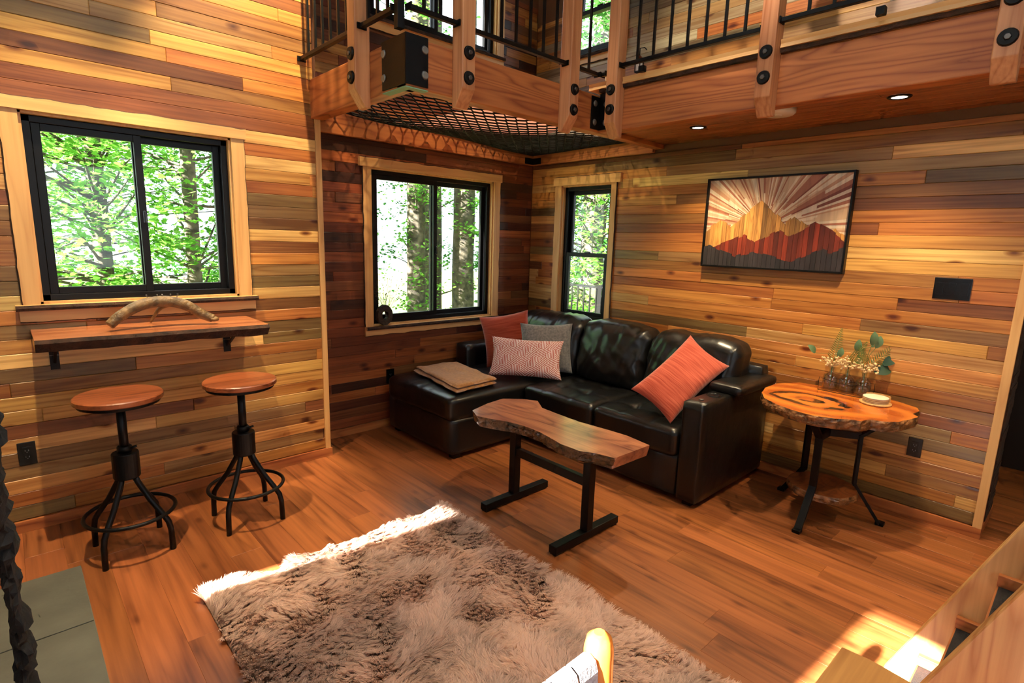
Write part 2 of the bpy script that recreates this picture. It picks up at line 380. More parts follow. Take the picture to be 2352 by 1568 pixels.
# ------------------------------------------------------------------ planks
def lin(c, a=1): return (*s2l(c), a)
PAL = [((0.86, 0.65, 0.37), 4), ((0.80, 0.55, 0.28), 4), ((0.73, 0.47, 0.24), 3.2), ((0.62, 0.44, 0.25), 2.6), ((0.54, 0.43, 0.27), 2.2),
       ((0.93, 0.77, 0.50), 2.4), ((0.55, 0.34, 0.20), 1.8), ((0.67, 0.53, 0.34), 2.2)]
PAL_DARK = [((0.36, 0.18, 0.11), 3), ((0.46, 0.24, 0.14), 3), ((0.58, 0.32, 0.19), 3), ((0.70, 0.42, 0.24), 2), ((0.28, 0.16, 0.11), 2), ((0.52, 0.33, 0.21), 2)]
def pick(pal, R):
    c = R.choices([p[0] for p in pal], [p[1] for p in pal])[0]
    k = R.uniform(0.92, 1.08); return lin(tuple(min(1, x*k*R.uniform(0.97, 1.03)) for x in c))
def plank_mesh(L, H, T=0.012, ch=0.0028):
    """local: x length, z height, front at -y"""
    a, h = L/2, H/2
    vs = [(-a, 0, -h), (a, 0, -h), (a, 0, h), (-a, 0, h),
          (-a, -T+ch, -h), (a, -T+ch, -h), (a, -T+ch, h), (-a, -T+ch, h),
          (-a+ch, -T, -h+ch), (a-ch, -T, -h+ch), (a-ch, -T, h-ch), (-a+ch, -T, h-ch)]
    fs = [(3, 2, 1, 0), (8, 9, 10, 11)]
    for i in range(4):
        j = (i+1) % 4
        fs += [(i, j, 4+j, 4+i), (4+i, 4+j, 8+j, 8+i)]
    me = bpy.data.meshes.new('plank'); me.from_pydata(vs, [], fs)
    bm = bmesh.new(); bm.from_mesh(me); bmesh.ops.recalc_face_normals(bm, faces=bm.faces); bm.to_mesh(me); bm.free(); return me
def clip_rects(rects, holes):
    for (ha, hb, hz0, hz1) in holes:
        out = []
        for (a, b, c, d) in rects:
            if hb <= a or ha >= b or hz1 <= c or hz0 >= d: out.append((a, b, c, d)); continue
            if a < ha: out.append((a, ha, c, d))
            if hb < b: out.append((hb, b, c, d))
            a2, b2 = max(a, ha), min(b, hb)
            if c < hz0: out.append((a2, b2, c, hz0))
            if hz1 < d: out.append((a2, b2, hz1, d))
        rects = out
    return [q for q in rects if q[1]-q[0] > 0.012 and q[3]-q[2] > 0.008]
ROW = 0.0742
def plank_wall(parent, fn, rotz, u0, u1, z0, z1, holes, pal, R, lmin=0.5, lmax=1.7, base=0.066):
    """fn(u,z)->world point on the wall surface"""
    mat = cedar('X'); o = org(parent); last = None
    k = math.floor((z0-base)/ROW)
    while base+k*ROW < z1:
        a, b = max(z0, base+k*ROW), min(z1, base+(k+1)*ROW); k += 1
        if b-a < 0.01: continue
        u = u0-R.uniform(0, lmax)
        while u < u1:
            L = R.uniform(lmin, lmax); s, e = max(u, u0), min(u+L, u1); u += L
            if e-s < 0.02: continue
            col = pick(pal, R)
            if col == last: col = pick(pal, R)
            last = col; T = R.uniform(0.0105, 0.0135)
            for (p, q, c, d) in clip_rects([(s, e, a, b)], holes):
                w = fn((p+q)/2, (c+d)/2)
                link('plank', plank_mesh(q-p, d-c, T), mat, parent, Vector(w)-o, (0, 0, rotz), col)

# ================================================================== STRUCTURE
YL = -0.314           # left wall face; alcove wall face y=0; right wall face x=0
CEIL = 4.15
def struct(name, mb, mat, bevel=0, label=None):
    o = mb.build(name, mat, None, bevel); tag(o, label, None, None, 'structure'); ORG[o.name] = Vector((0, 0, 0)); return o
def wall_boxes(mb, holes, u0, u1, z0, z1, put):
    for (a, b, c, d) in clip_rects([(u0, u1, z0, z1)], holes): put(mb, a, b, c, d)
PB = 0.012
# windows: openings
W1 = (-3.831, -2.874, 1.207, 2.156)      # left wall   (x0,x1,z0,z1)
W2 = (-1.778, -0.507, 0.880, 2.132)      # alcove wall
W3 = (-0.995, -0.410, 0.880, 2.120)      # right wall  (y0,y1,..)
W4 = (-1.778, -0.507, 3.215, 3.98)       # loft, alcove side
W5 = (-0.995, -0.410, 3.215, 3.98)       # loft, right side
DOORW = (-3.47, -3.10, 0.95, 2.46)       # west windows (y0,y1) with an added post between, shading the side table
DOORX = (-4.35, -3.63, 0.95, 2.46)
SLITW = (-1.375, -1.20, 1.30, 2.02)     # west slit, shaped to throw the sun strip on the rug
CLERW = (-5.6, -0.7, 2.75, 4.08)         # west clerestory under the added sun-blocking roof

mb = MB(); wall_boxes(mb, [W1], -6.0, -2.325, 0, CEIL, lambda m, a, b, c, d: m.box(a, b, YL+PB, YL+0.15, c, d))
wall_left = struct('wall_left', mb, M_PLASTER)
mb = MB(); wall_boxes(mb, [W2, W4], -2.325, 0.15, 0, CEIL, lambda m, a, b, c, d: m.box(a, b, PB, 0.15, c, d))
mb.box(-2.45, -2.325, YL+0.15, 0.15, 0, CEIL)
wall_back = struct('wall_back', mb, M_PLASTER)
mb = MB(); wall_boxes(mb, [W3, W5], -3.72, PB, 0, CEIL, lambda m, a, b, c, d: m.box(PB, 0.15, a, b, c, d))
mb.box(PB, 0.15, -6.6, -3.74, 2.62, CEIL); mb.box(0.15, 0.46, -3.74, -3.6, 0, 2.45); mb.box(PB, 0.15, -3.74, -3.72, 0, 2.45)
wall_right = struct('wall_right', mb, M_PLASTER)
# unseen sides of the room, with openings placed to let light in
mb = MB(); wall_boxes(mb, [DOORW, DOORX, SLITW, CLERW], -6.6, YL+0.15, 0, CEIL, lambda m, a, b, c, d: m.box(-6.15, -6.0, a, b, c, d))
wall_west = struct('wall_west', mb, M_PLASTER)
SW = (-4.4, -2.4, 1.0, 2.5); SW2 = (-4.0, -0.3, 2.95, 3.95)  # the high opening is added for sky light on the loft wall
mb = MB(); wall_boxes(mb, [SW, SW2], -6.15, 1.75, 0, CEIL, lambda m, a, b, c, d: m.box(a, b, -6.75, -6.6, c, d))
wall_south = struct('wall_south', mb, M_PLASTER)
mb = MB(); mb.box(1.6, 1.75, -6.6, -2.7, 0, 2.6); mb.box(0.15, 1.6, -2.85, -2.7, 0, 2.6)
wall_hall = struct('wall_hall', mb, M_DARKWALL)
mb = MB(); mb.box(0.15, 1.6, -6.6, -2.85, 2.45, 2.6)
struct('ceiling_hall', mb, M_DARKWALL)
SKY = (-3.9, -2.1, -3.9, -2.0)            # added skylight opening and well, to light the rug from above
mb = MB()
for (a, b, c, d) in clip_rects([(-6.15, 0.15, -6.75, 0.15)], [SKY]): mb.box(a, b, c, d, CEIL, CEIL+0.15)
struct('ceiling', mb, M_PLASTER)
mb = MB(); zt = CEIL+1.0
mb.box(SKY[0]-0.04, SKY[0], SKY[2]-0.04, SKY[3]+0.04, CEIL+0.15, zt); mb.box(SKY[1], SKY[1]+0.04, SKY[2]-0.04, SKY[3]+0.04, CEIL+0.15, zt)
mb.box(SKY[0], SKY[1], SKY[2]-0.04, SKY[2], CEIL+0.15, zt); mb.box(SKY[0], SKY[1], SKY[3], SKY[3]+0.04, CEIL+0.15, zt)
skyw = struct('added_skylight', mb, simple('white_paint', (0.80, 0.80, 0.80), 0.6))
MB().box(SKY[0]-0.04, SKY[1]+0.04, SKY[2]-0.04, SKY[3]+0.04, zt, zt+0.006).build('pane', M_GLASS, skyw)

RP = random.Random(21)
CAS1 = (-3.905, -2.80, 1.12, 2.214); CAS2 = (-1.85, -0.432, 0.80, 2.198); CAS3 = (-1.049, -0.336, 0.80, 2.193)
plank_wall(wall_left, lambda u, z: (u, YL+PB, z), 0, -5.3, -2.347, 0.06, 3.35, [W1], PAL, RP, 0.8, 2.4)
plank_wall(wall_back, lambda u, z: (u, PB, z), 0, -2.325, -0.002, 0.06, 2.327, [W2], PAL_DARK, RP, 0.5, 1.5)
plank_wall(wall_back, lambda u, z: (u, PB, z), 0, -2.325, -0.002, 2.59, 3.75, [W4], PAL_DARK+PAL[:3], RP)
plank_wall(wall_right, lambda u, z: (PB, u, z), -PI/2, -3.715, -0.002, 0.06, 2.327, [W3], PAL, RP, 0.7, 2.6)
plank_wall(wall_right, lambda u, z: (PB, u, z), -PI/2, -4.2, -0.002, 2.59, 3.6, [W5], PAL+[((0.60, 0.52, 0.42), 9), ((0.74, 0.66, 0.54), 6), ((0.48, 0.43, 0.38), 4)], RP)  # lighter, greyer boards put the cool loft daylight into the wood colour

# floor
mb = MB(); mb.box(-6.15, 1.75, -6.75, 0.15, -0.12, -0.012)
floor = struct('floor', mb, simple('subfloor', (0.45, 0.27, 0.14), 0.5))
def floor_boards():
    mat = floorwood('X'); R = random.Random(5); x = -6.0; Wd = 0.152
    while x < 1.6:
        y = -6.6-R.uniform(0, 1.1); near = -4.3 < x < 0.8
        while y < 0.0:
            L = 1.22; a, b = max(y, -6.6), min(y+L, 0.012); y += L
            if b-a < 0.03: continue
            if x < -2.34 and b > YL: b = YL+0.012
            if x > 0 and b > -2.86: b = -2.86
            if b-a < 0.03 or not near or b < -4.3: continue
            k = R.uniform(0.80, 1.12); c = (k, k*R.uniform(0.95, 1.03), k*R.uniform(0.92, 1.05), 1)
            me = plank_mesh(b-a, Wd, 0.012, 0.0009)
            link('floor_plank', me, mat, floor, (x+Wd/2, (a+b)/2, -0.012), (-PI/2, 0, PI/2), c)
        x += Wd
floor_boards()
mb = MB(); mb.box(-6.0, -4.2, -6.6, YL, -0.012, 0); mb.box(-4.25, 1.6, -6.6, -4.35, -0.012, 0); mb.box(0.85, 1.6, -4.35, -2.85, -0.012, 0)
mb.build('floor_rest', floorwood('Y'), floor, color=(0.9, 0.88, 0.85, 1))

# baseboards and trims
mb = MB(); mb.box(-5.9, -2.299, YL-0.015, YL+PB, 0, 0.062); struct('baseboard_left', mb, fir('X'), 0.002)
mb = MB(); mb.box(-2.325, 0, -0.015, PB, 0, 0.062); struct('baseboard_back', mb, fir('X'), 0.002)
mb = MB(); mb.box(-0.015, PB, -3.752, -0.015, 0, 0.062); mb.box(PB, 0.475, -3.752, -3.7405, 0, 0.062); struct('baseboard_right', mb, fir('Y'), 0.002)
mb = MB(); mb.box(-2.348, -2.31, YL-0.012, YL+PB, 0.062, 2.35); struct('trim_1', mb, fir_light('Z'), 0.002)
mb = MB(); mb.box(-0.014, PB, -3.752, -3.71, 0.062, 2.35); struct('trim_2', mb, fir_light('Z'), 0.002)
# thick end of the right wall: red sapwood, bark and a pale strip lining the passage
tr3 = thing('trim_3', (0, 0, 0), None, None, kind='structure')
MB().box(0.0125, 0.12, -3.745, -3.7405, 0.063, 2.35).build('red_strip', simple('red_sapwood', (0.50, 0.14, 0.10), 0.5), tr3)
m = MB()
for i in range(60):
    z = 0.063+i*0.0381; m.box(0.1205, 0.415, -3.7485-0.006*rnd.random(), -3.7405, z, z+0.038)
m.build('bark_strip', M_BARK, tr3)
MB().box(0.4155, 0.462, -3.746, -3.7405, 0.063, 2.35).build('pale_strip', fir_light('Z'), tr3)
# hall door in the dark passage
hd = thing('door_1', (1.57, -3.9, 0), None, None, kind='structure')
MB().box(1.555, 1.595, -4.5, -3.4, 0.0, 2.1).build('door_leaf', M_DARKWALL, hd, 0.004)
MB().box(1.54, 1.56, -3.6, -3.52, 0.95, 1.12).build('door_handle', M_BLACK, hd, 0.004)

# ------------------------------------------------------------------ windows
def jag_board(mb, a0, a1, b0, b1, fn, amp, edge, mi_face=0, mi_edge=1, n=40, seed=0, t0=0, t1=0.02):
    """board in (a,b) plane whose 'edge' (b1 or b0 side) is a wavy bark edge"""
    pts = []
    for i in range(n+1):
        a = a0+(a1-a0)*i/n
        pts.append((a, (b1 if edge > 0 else b0)+edge*amp*(nz(a*9, seed, 0)+0.5*nz(a*31, seed, 3))))
    base = b0 if edge > 0 else b1
    vs, fs, ms = [], [], []
    for a, b in pts:
        vs += [fn(a, base, t1), fn(a, b, t1), fn(a, b+edge*0.006, (t0+t1)/2), fn(a, b, t0), fn(a, base, t0)]
    for i in range(n):
        o1, o2 = i*5, i*5+5
        mb.add([], [])
        for k, mi in ((0, mi_face), (1, mi_edge), (2, mi_edge), (3, mi_face), (4, mi_face)):
            k2 = (k+1) % 5
            fs.append((o1+k, o2+k, o2+k2, o1+k2)); ms.append(mi)
    fs.append(tuple(range(5))); ms.append(mi_face); fs.append(tuple(n*5+k for k in reversed(range(5)))); ms.append(mi_face)
    b = len(mb.v); mb.v += [tuple(v) for v in vs]
    for f, mi in zip(fs, ms): mb.f.append(tuple(i+b for i in f)); mb.m.append(mi); mb.s.append(False)

def window(name, op, fn, mats_ax, casing, sill, style, glassd=0.07, depth=0.10, sill_over=0.03, head_over=0.03, seed=1, label=None):
    """fn(u,z,d): d>0 goes outward from the wall face, d<0 into the room"""
    u0, u1, z0, z1 = op; w = thing(name, (0, 0, 0), label, None, kind='structure')
    fu, fz = fir_light(mats_ax), fir_light('Z')
    def bx(m, a, b, c, d, e, f, mi=0):
        p, q = fn(a, c, e), fn(b, d, f)
        m.box(min(p[0], q[0]), max(p[0], q[0]), min(p[1], q[1]), max(p[1], q[1]), min(p[2], q[2]), max(p[2], q[2]), mi)
    # jambs lining
    m = MB(); t = 0.012
    bx(m, u0-0.001, u0+t, z0, z1, 0.0, depth+0.02); bx(m, u1-t, u1+0.001, z0, z1, 0.0, depth+0.02)
    bx(m, u0, u1, z1-t, z1+0.001, 0.0, depth+0.02); bx(m, u0, u1, z0-0.001, z0+t, 0.0, depth+0.02)
    m.build('jamb', fz, w)
    cw0, cw1, hh = casing
    # side casings with live edge outside
    m = MB(); jag_board(m, z0, z1, u0-cw0, u0, lambda a, b, t: fn(b, a, t), 0.006, -1, seed=seed, t0=0.0, t1=-0.02); m.build('side_casing', [fz, M_BARK], w)
    m = MB(); jag_board(m, z0, z1, u1, u1+cw1, lambda a, b, t: fn(b, a, t), 0.006, 1, seed=seed+3, t0=0.0, t1=-0.02); m.build('side_casing', [fz, M_BARK], w)
    m = MB(); jag_board(m, u0-cw0-head_over, u1+cw1+head_over*0.4, z1, z1+hh, lambda a, b, t: fn(a, b, t), 0.007, 1, seed=seed+5, t0=0.0, t1=-0.03); m.build('head_casing', [fu, M_BARK], w)
    if sill:
        m = MB(); jag_board(m, u0-cw0-sill_over, u1+cw1+sill_over, -0.0, 0.045, lambda a, b, t: fn(a, t, -b), 0.004, 1, seed=seed+8, t0=z0-0.028, t1=z0); m.build('sill', [fu, M_BARK], w)
        m = MB(); jag_board(m, u0-cw0-sill_over*0.6, u1+cw1+sill_over*0.6, z0-sill, z0-0.028, lambda a, b, t: fn(a, b, t), 0.006, -1, seed=seed+9, t0=0.0, t1=-0.022); m.build('apron', [fu, M_BARK], w)
    fw = 0.034; a0, a1, b0, b1 = u0+t, u1-t, z0+t, z1-t
    m = MB()
    for q in ((a0, a0+fw, b0, b1), (a1-fw, a1, b0, b1), (a0, a1, b1-fw, b1), (a0, a1, b0, b0+fw)): bx(m, *q, glassd-0.035, depth+0.015)
    m.build('outer_frame', M_VINYL, w, 0.003)
    def sash(p0, p1, q0, q1, d, sw=0.036):
        s = MB()
        for q in ((p0, p0+sw, q0, q1), (p1-sw, p1, q0, q1), (p0+sw, p1-sw, q1-sw, q1), (p0+sw, p1-sw, q0, q0+sw)): bx(s, *q, d-0.015, d+0.015)
        so_ = s.build('sash', M_VINYL, w, 0.002)
        g = MB(); bx(g, p0+sw-0.002, p1-sw+0.002, q0+sw-0.002, q1-sw+0.002, d-0.002, d+0.002); g.build('pane', M_GLASS, so_)
        return so_
    i0, i1, j0, j1 = a0+fw, a1-fw, b0+fw, b1-fw
    if style == 'slide':
        mid = (i0+i1)/2
        s1 = sash(i0, mid+0.03, j0, j1, glassd-0.012); sash(mid-0.012, i1, j0, j1, glassd+0.022)
        l = MB(); bx(l, mid+0.008, mid+0.022, (j0+j1)/2-0.045, (j0+j1)/2+0.025, glassd-0.045, glassd-0.027); l.build('latch', M_PLASTIC, s1, 0.004)
    elif style == 'hung':
        mid = j0+(j1-j0)*0.49
        sash(i0, i1, mid-0.015, j1, glassd+0.022); s1 = sash(i0, i1, j0, mid+0.018, glassd-0.012)
        c = (i0+i1)/2; l = MB(); bx(l, c-0.03, c+0.03, mid+0.018, mid+0.034, glassd-0.02, glassd+0.004); l.build('latch', M_PLASTIC, s1, 0.004)
    else:
        sash(i0, i1, j0, j1, glassd)
    return w
window('window_1', W1, lambda u, z, d: (u, YL+d, z), 'X', (0.07, 0.072, 0.058), 0.085, 'slide', sill_over=0.03, seed=1)
window('window_2', W2, lambda u, z, d: (u, d, z), 'X', (0.07, 0.072, 0.066), 0.075, 'slide', sill_over=0.0, head_over=0.03, seed=21)
window('window_3', W3, lambda u, z, d: (d, u, z), 'Y', (0.054, 0.072, 0.073), 0.06, 'hung', sill_over=0.0, head_over=0.045, seed=41)
window('window_4', W4, lambda u, z, d: (u, d, z), 'X', (0.07, 0.072, 0.066), 0.085, 'slide', sill_over=0.0, seed=61)
window('window_5', W5, lambda u, z, d: (d, u, z), 'Y', (0.054, 0.072, 0.073), 0.07, 'hung', sill_over=0.0, seed=81)
def plain_window(name, op, fn, nmul):
    w = thing(name, (0, 0, 0), None, None, kind='structure'); u0, u1, z0, z1 = op
    def bx(m, a, b, c, d, e, f):
        p, q = fn(a, c, e), fn(b, d, f); m.box(min(p[0], q[0]), max(p[0], q[0]), min(p[1], q[1]), max(p[1], q[1]), min(p[2], q[2]), max(p[2], q[2]))
    m = MB(); t = 0.02
    for q in ((u0, u0+t, z0, z1), (u1-t, u1, z0, z1), (u0, u1, z1-t, z1), (u0, u1, z0, z0+t)): bx(m, *q, 0.03, 0.12)
    m.build('outer_frame', M_VINYL, w)
    for i in range(nmul):
        a, b = u0+(u1-u0)*i/nmul, u0+(u1-u0)*(i+1)/nmul
        g = MB(); bx(g, a+0.02, b-0.02, z0+t, z1-t, 0.07, 0.076); g.build('pane', M_GLASS, w)
plain_window('sun_slit', SLITW, lambda u, z, d: (-6.0-d, u, z), 1)
plain_window('window_8', DOORW, lambda u, z, d: (-6.0-d, u, z), 1)
plain_window('window_11', DOORX, lambda u, z, d: (-6.0-d, u, z), 1)
plain_window('window_9', CLERW, lambda u, z, d: (-6.0-d, u, z), 4)
mb = MB(); mb.box(-9.15, -6.15, -6.75, 0.15, CEIL, CEIL+0.15); struct('sun_block_roof', mb, M_PLASTER)  # added unseen roof, keeps direct sun out of the clerestory
plain_window('added_window_10', SW2, lambda u, z, d: (u, -6.6-d, z), 4)
plain_window('window_7', SW, lambda u, z, d: (u, -6.6-d, z), 3)

# ------------------------------------------------------------------ loft
BZ0, BZ1 = 2.35, 2.59
def beam(name, b, ax, label, live=False):
    x0, x1, y0, y1, z0, z1 = b
    o = MB().box(*b).build(name, fir(ax), None, 0.006, loc=((x0+x1)/2, (y0+y1)/2, z0)); return tag(o, label, 'beam', 'loft timbers')
beam('loft_beam', (-2.37, -2.28, -1.48, YL+PB, BZ0, BZ1), 'Y', 'lit fir beam running from left wall to outer corner bracket')
beam('loft_beam', (-2.37, -0.83, -1.482, -1.39, BZ0, BZ1), 'X', 'fir beam between outer corner bracket and inner corner bracket')
beam('loft_beam', (-0.83, 0.0, -1.481, -1.40, BZ0+0.001, BZ1), 'X', 'short fir joist edge running from inner corner to right wall')
beam('loft_beam', (-0.83, -0.74, -6.6, -1.482, BZ0, 2.605), 'Y', 'long fir beam carrying the loft along the right wall')
beam('ledger_beam', (-2.28, 0.0, -0.04, 0.0, 2.327, BZ1), 'X', 'ledger board on back wall above large window, behind the net')
beam('ledger_beam', (-0.04, 0.0, -1.40, -0.04, 2.327, BZ1), 'Y', 'ledger board on right wall above narrow window, behind the net')
# live edge cap on the long beam
cap = thing('cap_board', (-0.8, -3.0, 2.628), 'pale live edge cap board lying on the long loft beam', 'board')
POSTY = (-1.635, -2.635, -3.605)
MB().box(-0.8285, -0.72, -6.6, -1.40, 2.628, 2.668).build('inner_board', fir_light('Y'), cap)
for a, b in ((-6.6, -3.652), (-3.558, -2.682), (-2.588, -1.682), (-1.588, -1.40)):
    m = MB(); jag_board(m, a, b, -0.8285, -0.865, lambda a, b, t: (b, a, t), 0.004, 1, n=max(4, int((b-a)/0.03)), seed=4, t0=2.628, t1=2.668)
    m.build('front_board', fir_light('Y'), cap)
for a, b in ((-6.6, -3.652), (-3.558, -2.682), (-2.588, -1.682), (-1.588, -1.484)):
    n = max(3, int((b-a)/0.03)); m = MB(); vs = []; fs = []
    for i in range(n+1):
        y = a+(b-a)*i/n; x = -0.845-0.010*rnd.random()
        vs += [(-0.832, y, 2.606), (x, y, 2.606+0.004*rnd.random()), (x-0.006*rnd.random(), y, 2.6275), (-0.832, y, 2.6275)]
    for i in range(n):
        for k in range(4): fs.append((i*4+k, (i+1)*4+k, (i+1)*4+(k+1) % 4, i*4+(k+1) % 4))
    fs += [(0, 1, 2, 3), tuple(n*4+k for k in (3, 2, 1, 0))]
    m.add(vs, fs); m.build('bark_edge', M_BARK, cap)
MB().box(-0.8285, -0.72, -6.6, -1.484, 2.6055, 2.628).build('packing_strip', fir('Y'), cap)
# loft ceiling boards seen from below
mb = MB(); mb.box(-0.74, 0.0, -6.6, -1.482, 2.395, 2.605); mb.box(-0.83, 0.0, -1.40, -1.39, 2.5, 2.605)
loft_ceiling = struct('ceiling_loft', mb, M_PLASTER)
x = -0.738; R = random.Random(9)
while x < -0.01:
    y = -4.6
    while y < -1.484:
        L = R.uniform(1.5, 2.6); b = min(y+L, -1.484)
        if b-y > 0.03:
            k = R.uniform(0.85, 1.1)
            link('ceiling_plank', plank_mesh(b-y, min(0.0918, -0.002-x), 0.014, 0.002), cedar('X'), loft_ceiling, (x+0.0459, (y+b)/2, 2.395), (PI/2, 0, PI/2), (0.47*k, 0.165*k, 0.055*k, 1))
        y += L
    x += 0.0922

def bolt(parent, p, out, r=0.035, dome=False, name='bolt'):
    out = Vector(out); p = Vector(p); m = MB(); m.cyl(p, p+out*0.012, r, r*0.86, 16, 0)
    b = m.build(name, M_IRON, parent)
    n = MB(); n.cyl(p+out*0.012, p+out*0.019, r*0.42, r*0.30, 6, 0); n.build('nut', M_NUT, b)
def post(along, face, axis, zb, label):
    """axis 'B': beam faces -y (along=x); axis 'A': beam faces -x (along=y)"""
    w = 0.043; dpt = 0.09
    loc = (along, face, 2.295) if axis == 'B' else (face, along, 2.295)
    t = thing('railing_post', loc, label, 'post', 'loft railing posts')
    poly = [(0, 2.295), (-0.028, 2.295), (-dpt, 2.385), (-dpt, 3.62), (0, 3.62)]
    fn = (lambda a, b, c: (along+c, face+a, b)) if axis == 'B' else (lambda a, b, c: (face+a, along+c, b))
    MB().prism(poly, -w, w, fn).build('timber', wood('fir_post', (0.82, 0.58, 0.40), (0.62, 0.36, 0.20), 'Z', rings=8, across=9, along=0.5, ringamt=0.4), t, 0.005)
    for z in zb:
        p = (along, face-dpt, z) if axis == 'B' else (face-dpt, along, z)
        bolt(t, p, (0, -1, 0) if axis == 'B' else (-1, 0, 0))
    return t
post(-1.073, -2.37, 'A', (2.567, 2.446), 'railing post bolted to the lit beam beside left wall')
post(-2.045, -1.482, 'B', (2.562, 2.438), 'railing post to the right of the outer corner bracket')
post(-1.205, -1.482, 'B', (2.545, 2.424), 'railing post just left of the inner corner bracket')
post(-1.635, -0.83, 'A', (2.588, 2.466), 'bluish lit railing post just right of the inner corner bracket')
post(-2.635, -0.83, 'A', (2.606, 2.481), 'railing post on long beam below which the white detector sits')
post(-3.605, -0.83, 'A', (2.605, 2.455), 'rightmost railing post on the long beam')

# corner brackets
t = thing('corner_bracket', (-2.38, -1.49, 2.36), 'large black steel bracket on outer corner of loft beams', 'bracket')
MB().box(-2.379, -2.371, -1.49, -1.255, 2.362, 2.60).build('side_plate', M_BLACK, t, 0.001)
MB().box(-2.379, -2.245, -1.491, -1.483, 2.362, 2.60).build('side_plate', M_BLACK, t, 0.001)
MB().box(-2.379, -2.379+0.045, -1.491, -1.26, 2.345, 2.3495).build('bottom_strip', M_GREEN, t)
MB().box(-2.333, -2.246, -1.491, -1.446, 2.345, 2.3495).build('bottom_strip', M_GREEN, t)
MB().box(-2.435, -2.397, -1.512, -1.474, 2.60, 3.6).build('upright', M_BLACK, t, 0.002)
for z in (2.42, 2.54):
    for p, n in (((-2.379, -1.275, z), (-1, 0, 0)), ((-2.265, -1.491, z), (0, -1, 0))):
        q = Vector(p); MB().cyl(q, q+Vector(n)*0.007, 0.022, 0.016, 14).build('bolt', M_WASHER, t)
t = thing('corner_bracket', (-0.86, -1.49, 2.36), 'small black steel angle in the inner corner of loft beams', 'bracket')
MB().box(-0.93, -0.832, -1.492, -1.484, 2.365, 2.575).build('side_plate', M_BLACK, t, 0.001)
MB().box(-0.84, -0.832, -1.575, -1.484, 2.365, 2.60).build('side_plate', M_BLACK, t, 0.001)
for z in (2.41, 2.53):
    for p, n in (((-0.895, -1.492, z), (0, -1, 0)), ((-0.84, -1.54, z), (-1, 0, 0))):
        q = Vector(p); MB().cyl(q, q+Vector(n)*0.007, 0.021, 0.015, 14).build('bolt', M_WASHER, t)
t = thing('corner_bracket', (-0.05, -0.05, 2.33), 'small dark bracket where the ledgers meet under the net', 'bracket')
MB().box(-0.15, -0.041, -0.048, -0.041, 2.335, 2.392).build('side_plate', M_BLACK, t)
MB().box(-0.048, -0.041, -0.15, -0.041, 2.335, 2.392).build('side_plate', M_BLACK, t)

# railings
def railing(p0, p1, n, off, label, zr=2.70, up=None, foot=None):
    p0, p1 = Vector(p0), Vector(p1); dd = (p1-p0).normalized(); p0 = p0+dd*0.004; p1 = p1-dd*0.004; t = thing('loft_railing', p0, label, 'railing', 'black loft railings')
    MB().bar(p0, p1, 0.028, 0.022).build('bottom_rail', M_BLACK, t, 0.002)
    a, b = p0+Vector((0, 0, 0.86)), p1+Vector((0, 0, 0.86))
    MB().bar(a, b, 0.035, 0.022).build('top_rail', M_BLACK, t, 0.002)
    L = (p1-p0).length; d = (p1-p0).normalized()
    for i in range(n):
        q = p0+d*(off[0]+off[1]*i)
        MB().bar(q+Vector((0, 0, 0.008)), q+Vector((0, 0, 0.86)), 0.0135, 0.0135, (1, 0, 0)).build('baluster', M_BLACK, t)
    for q in (p0, p1):
        MB().bar(q-d*0.002 if q is p0 else q-d*0.005, q+d*0.005 if q is p0 else q+d*0.002, 0.055, 0.03).build('flange', M_BLACK, t)
    if foot is not None:
        q = p0+d*foot; MB().box(q.x-0.018, q.x+0.018, q.y-0.018, q.y+0.018, 2.665 if q.x > -0.9 else 2.59, 2.70).build('foot', M_BLACK, t)
    return t
railing((-2.42, YL-0.002, 2.70), (-2.42, -1.03, 2.70), 6, (0.115, 0.103), 'black railing panel between left wall and first post')
railing((-2.42, -1.118, 2.70), (-2.42, -1.468, 2.70), 3, (0.07, 0.10), 'short black railing panel left of outer corner upright')
railing((-2.392, -1.53, 2.70), (-2.09, -1.53, 2.70), 2, (0.09, 0.10), 'short black railing panel right of outer corner upright')
railing((-2.002, -1.53, 2.695), (-1.248, -1.53, 2.695), 6, (0.10, 0.111), 'black railing panel in front of the dark upper corner')
t = railing((-1.162, -1.53, 2.695), (-0.93, -1.53, 2.695), 1, (0.13, 0.11), 'short black railing panel at inner corner beside tissue')
railing((-0.895, -1.53, 2.70), (-0.895, -1.586, 2.70), 0, (0.03, 0.1), 'stub of black rail joining inner corner to bluish post')
railing((-0.88, -1.678, 2.735), (-0.88, -2.592, 2.735), 7, (0.118, 0.115), 'long black railing panel above the narrow end of sofa', foot=0.16)
railing((-0.88, -2.678, 2.755), (-0.88, -3.562, 2.755), 7, (0.13, 0.115), 'long black railing panel at top right', foot=0.45)

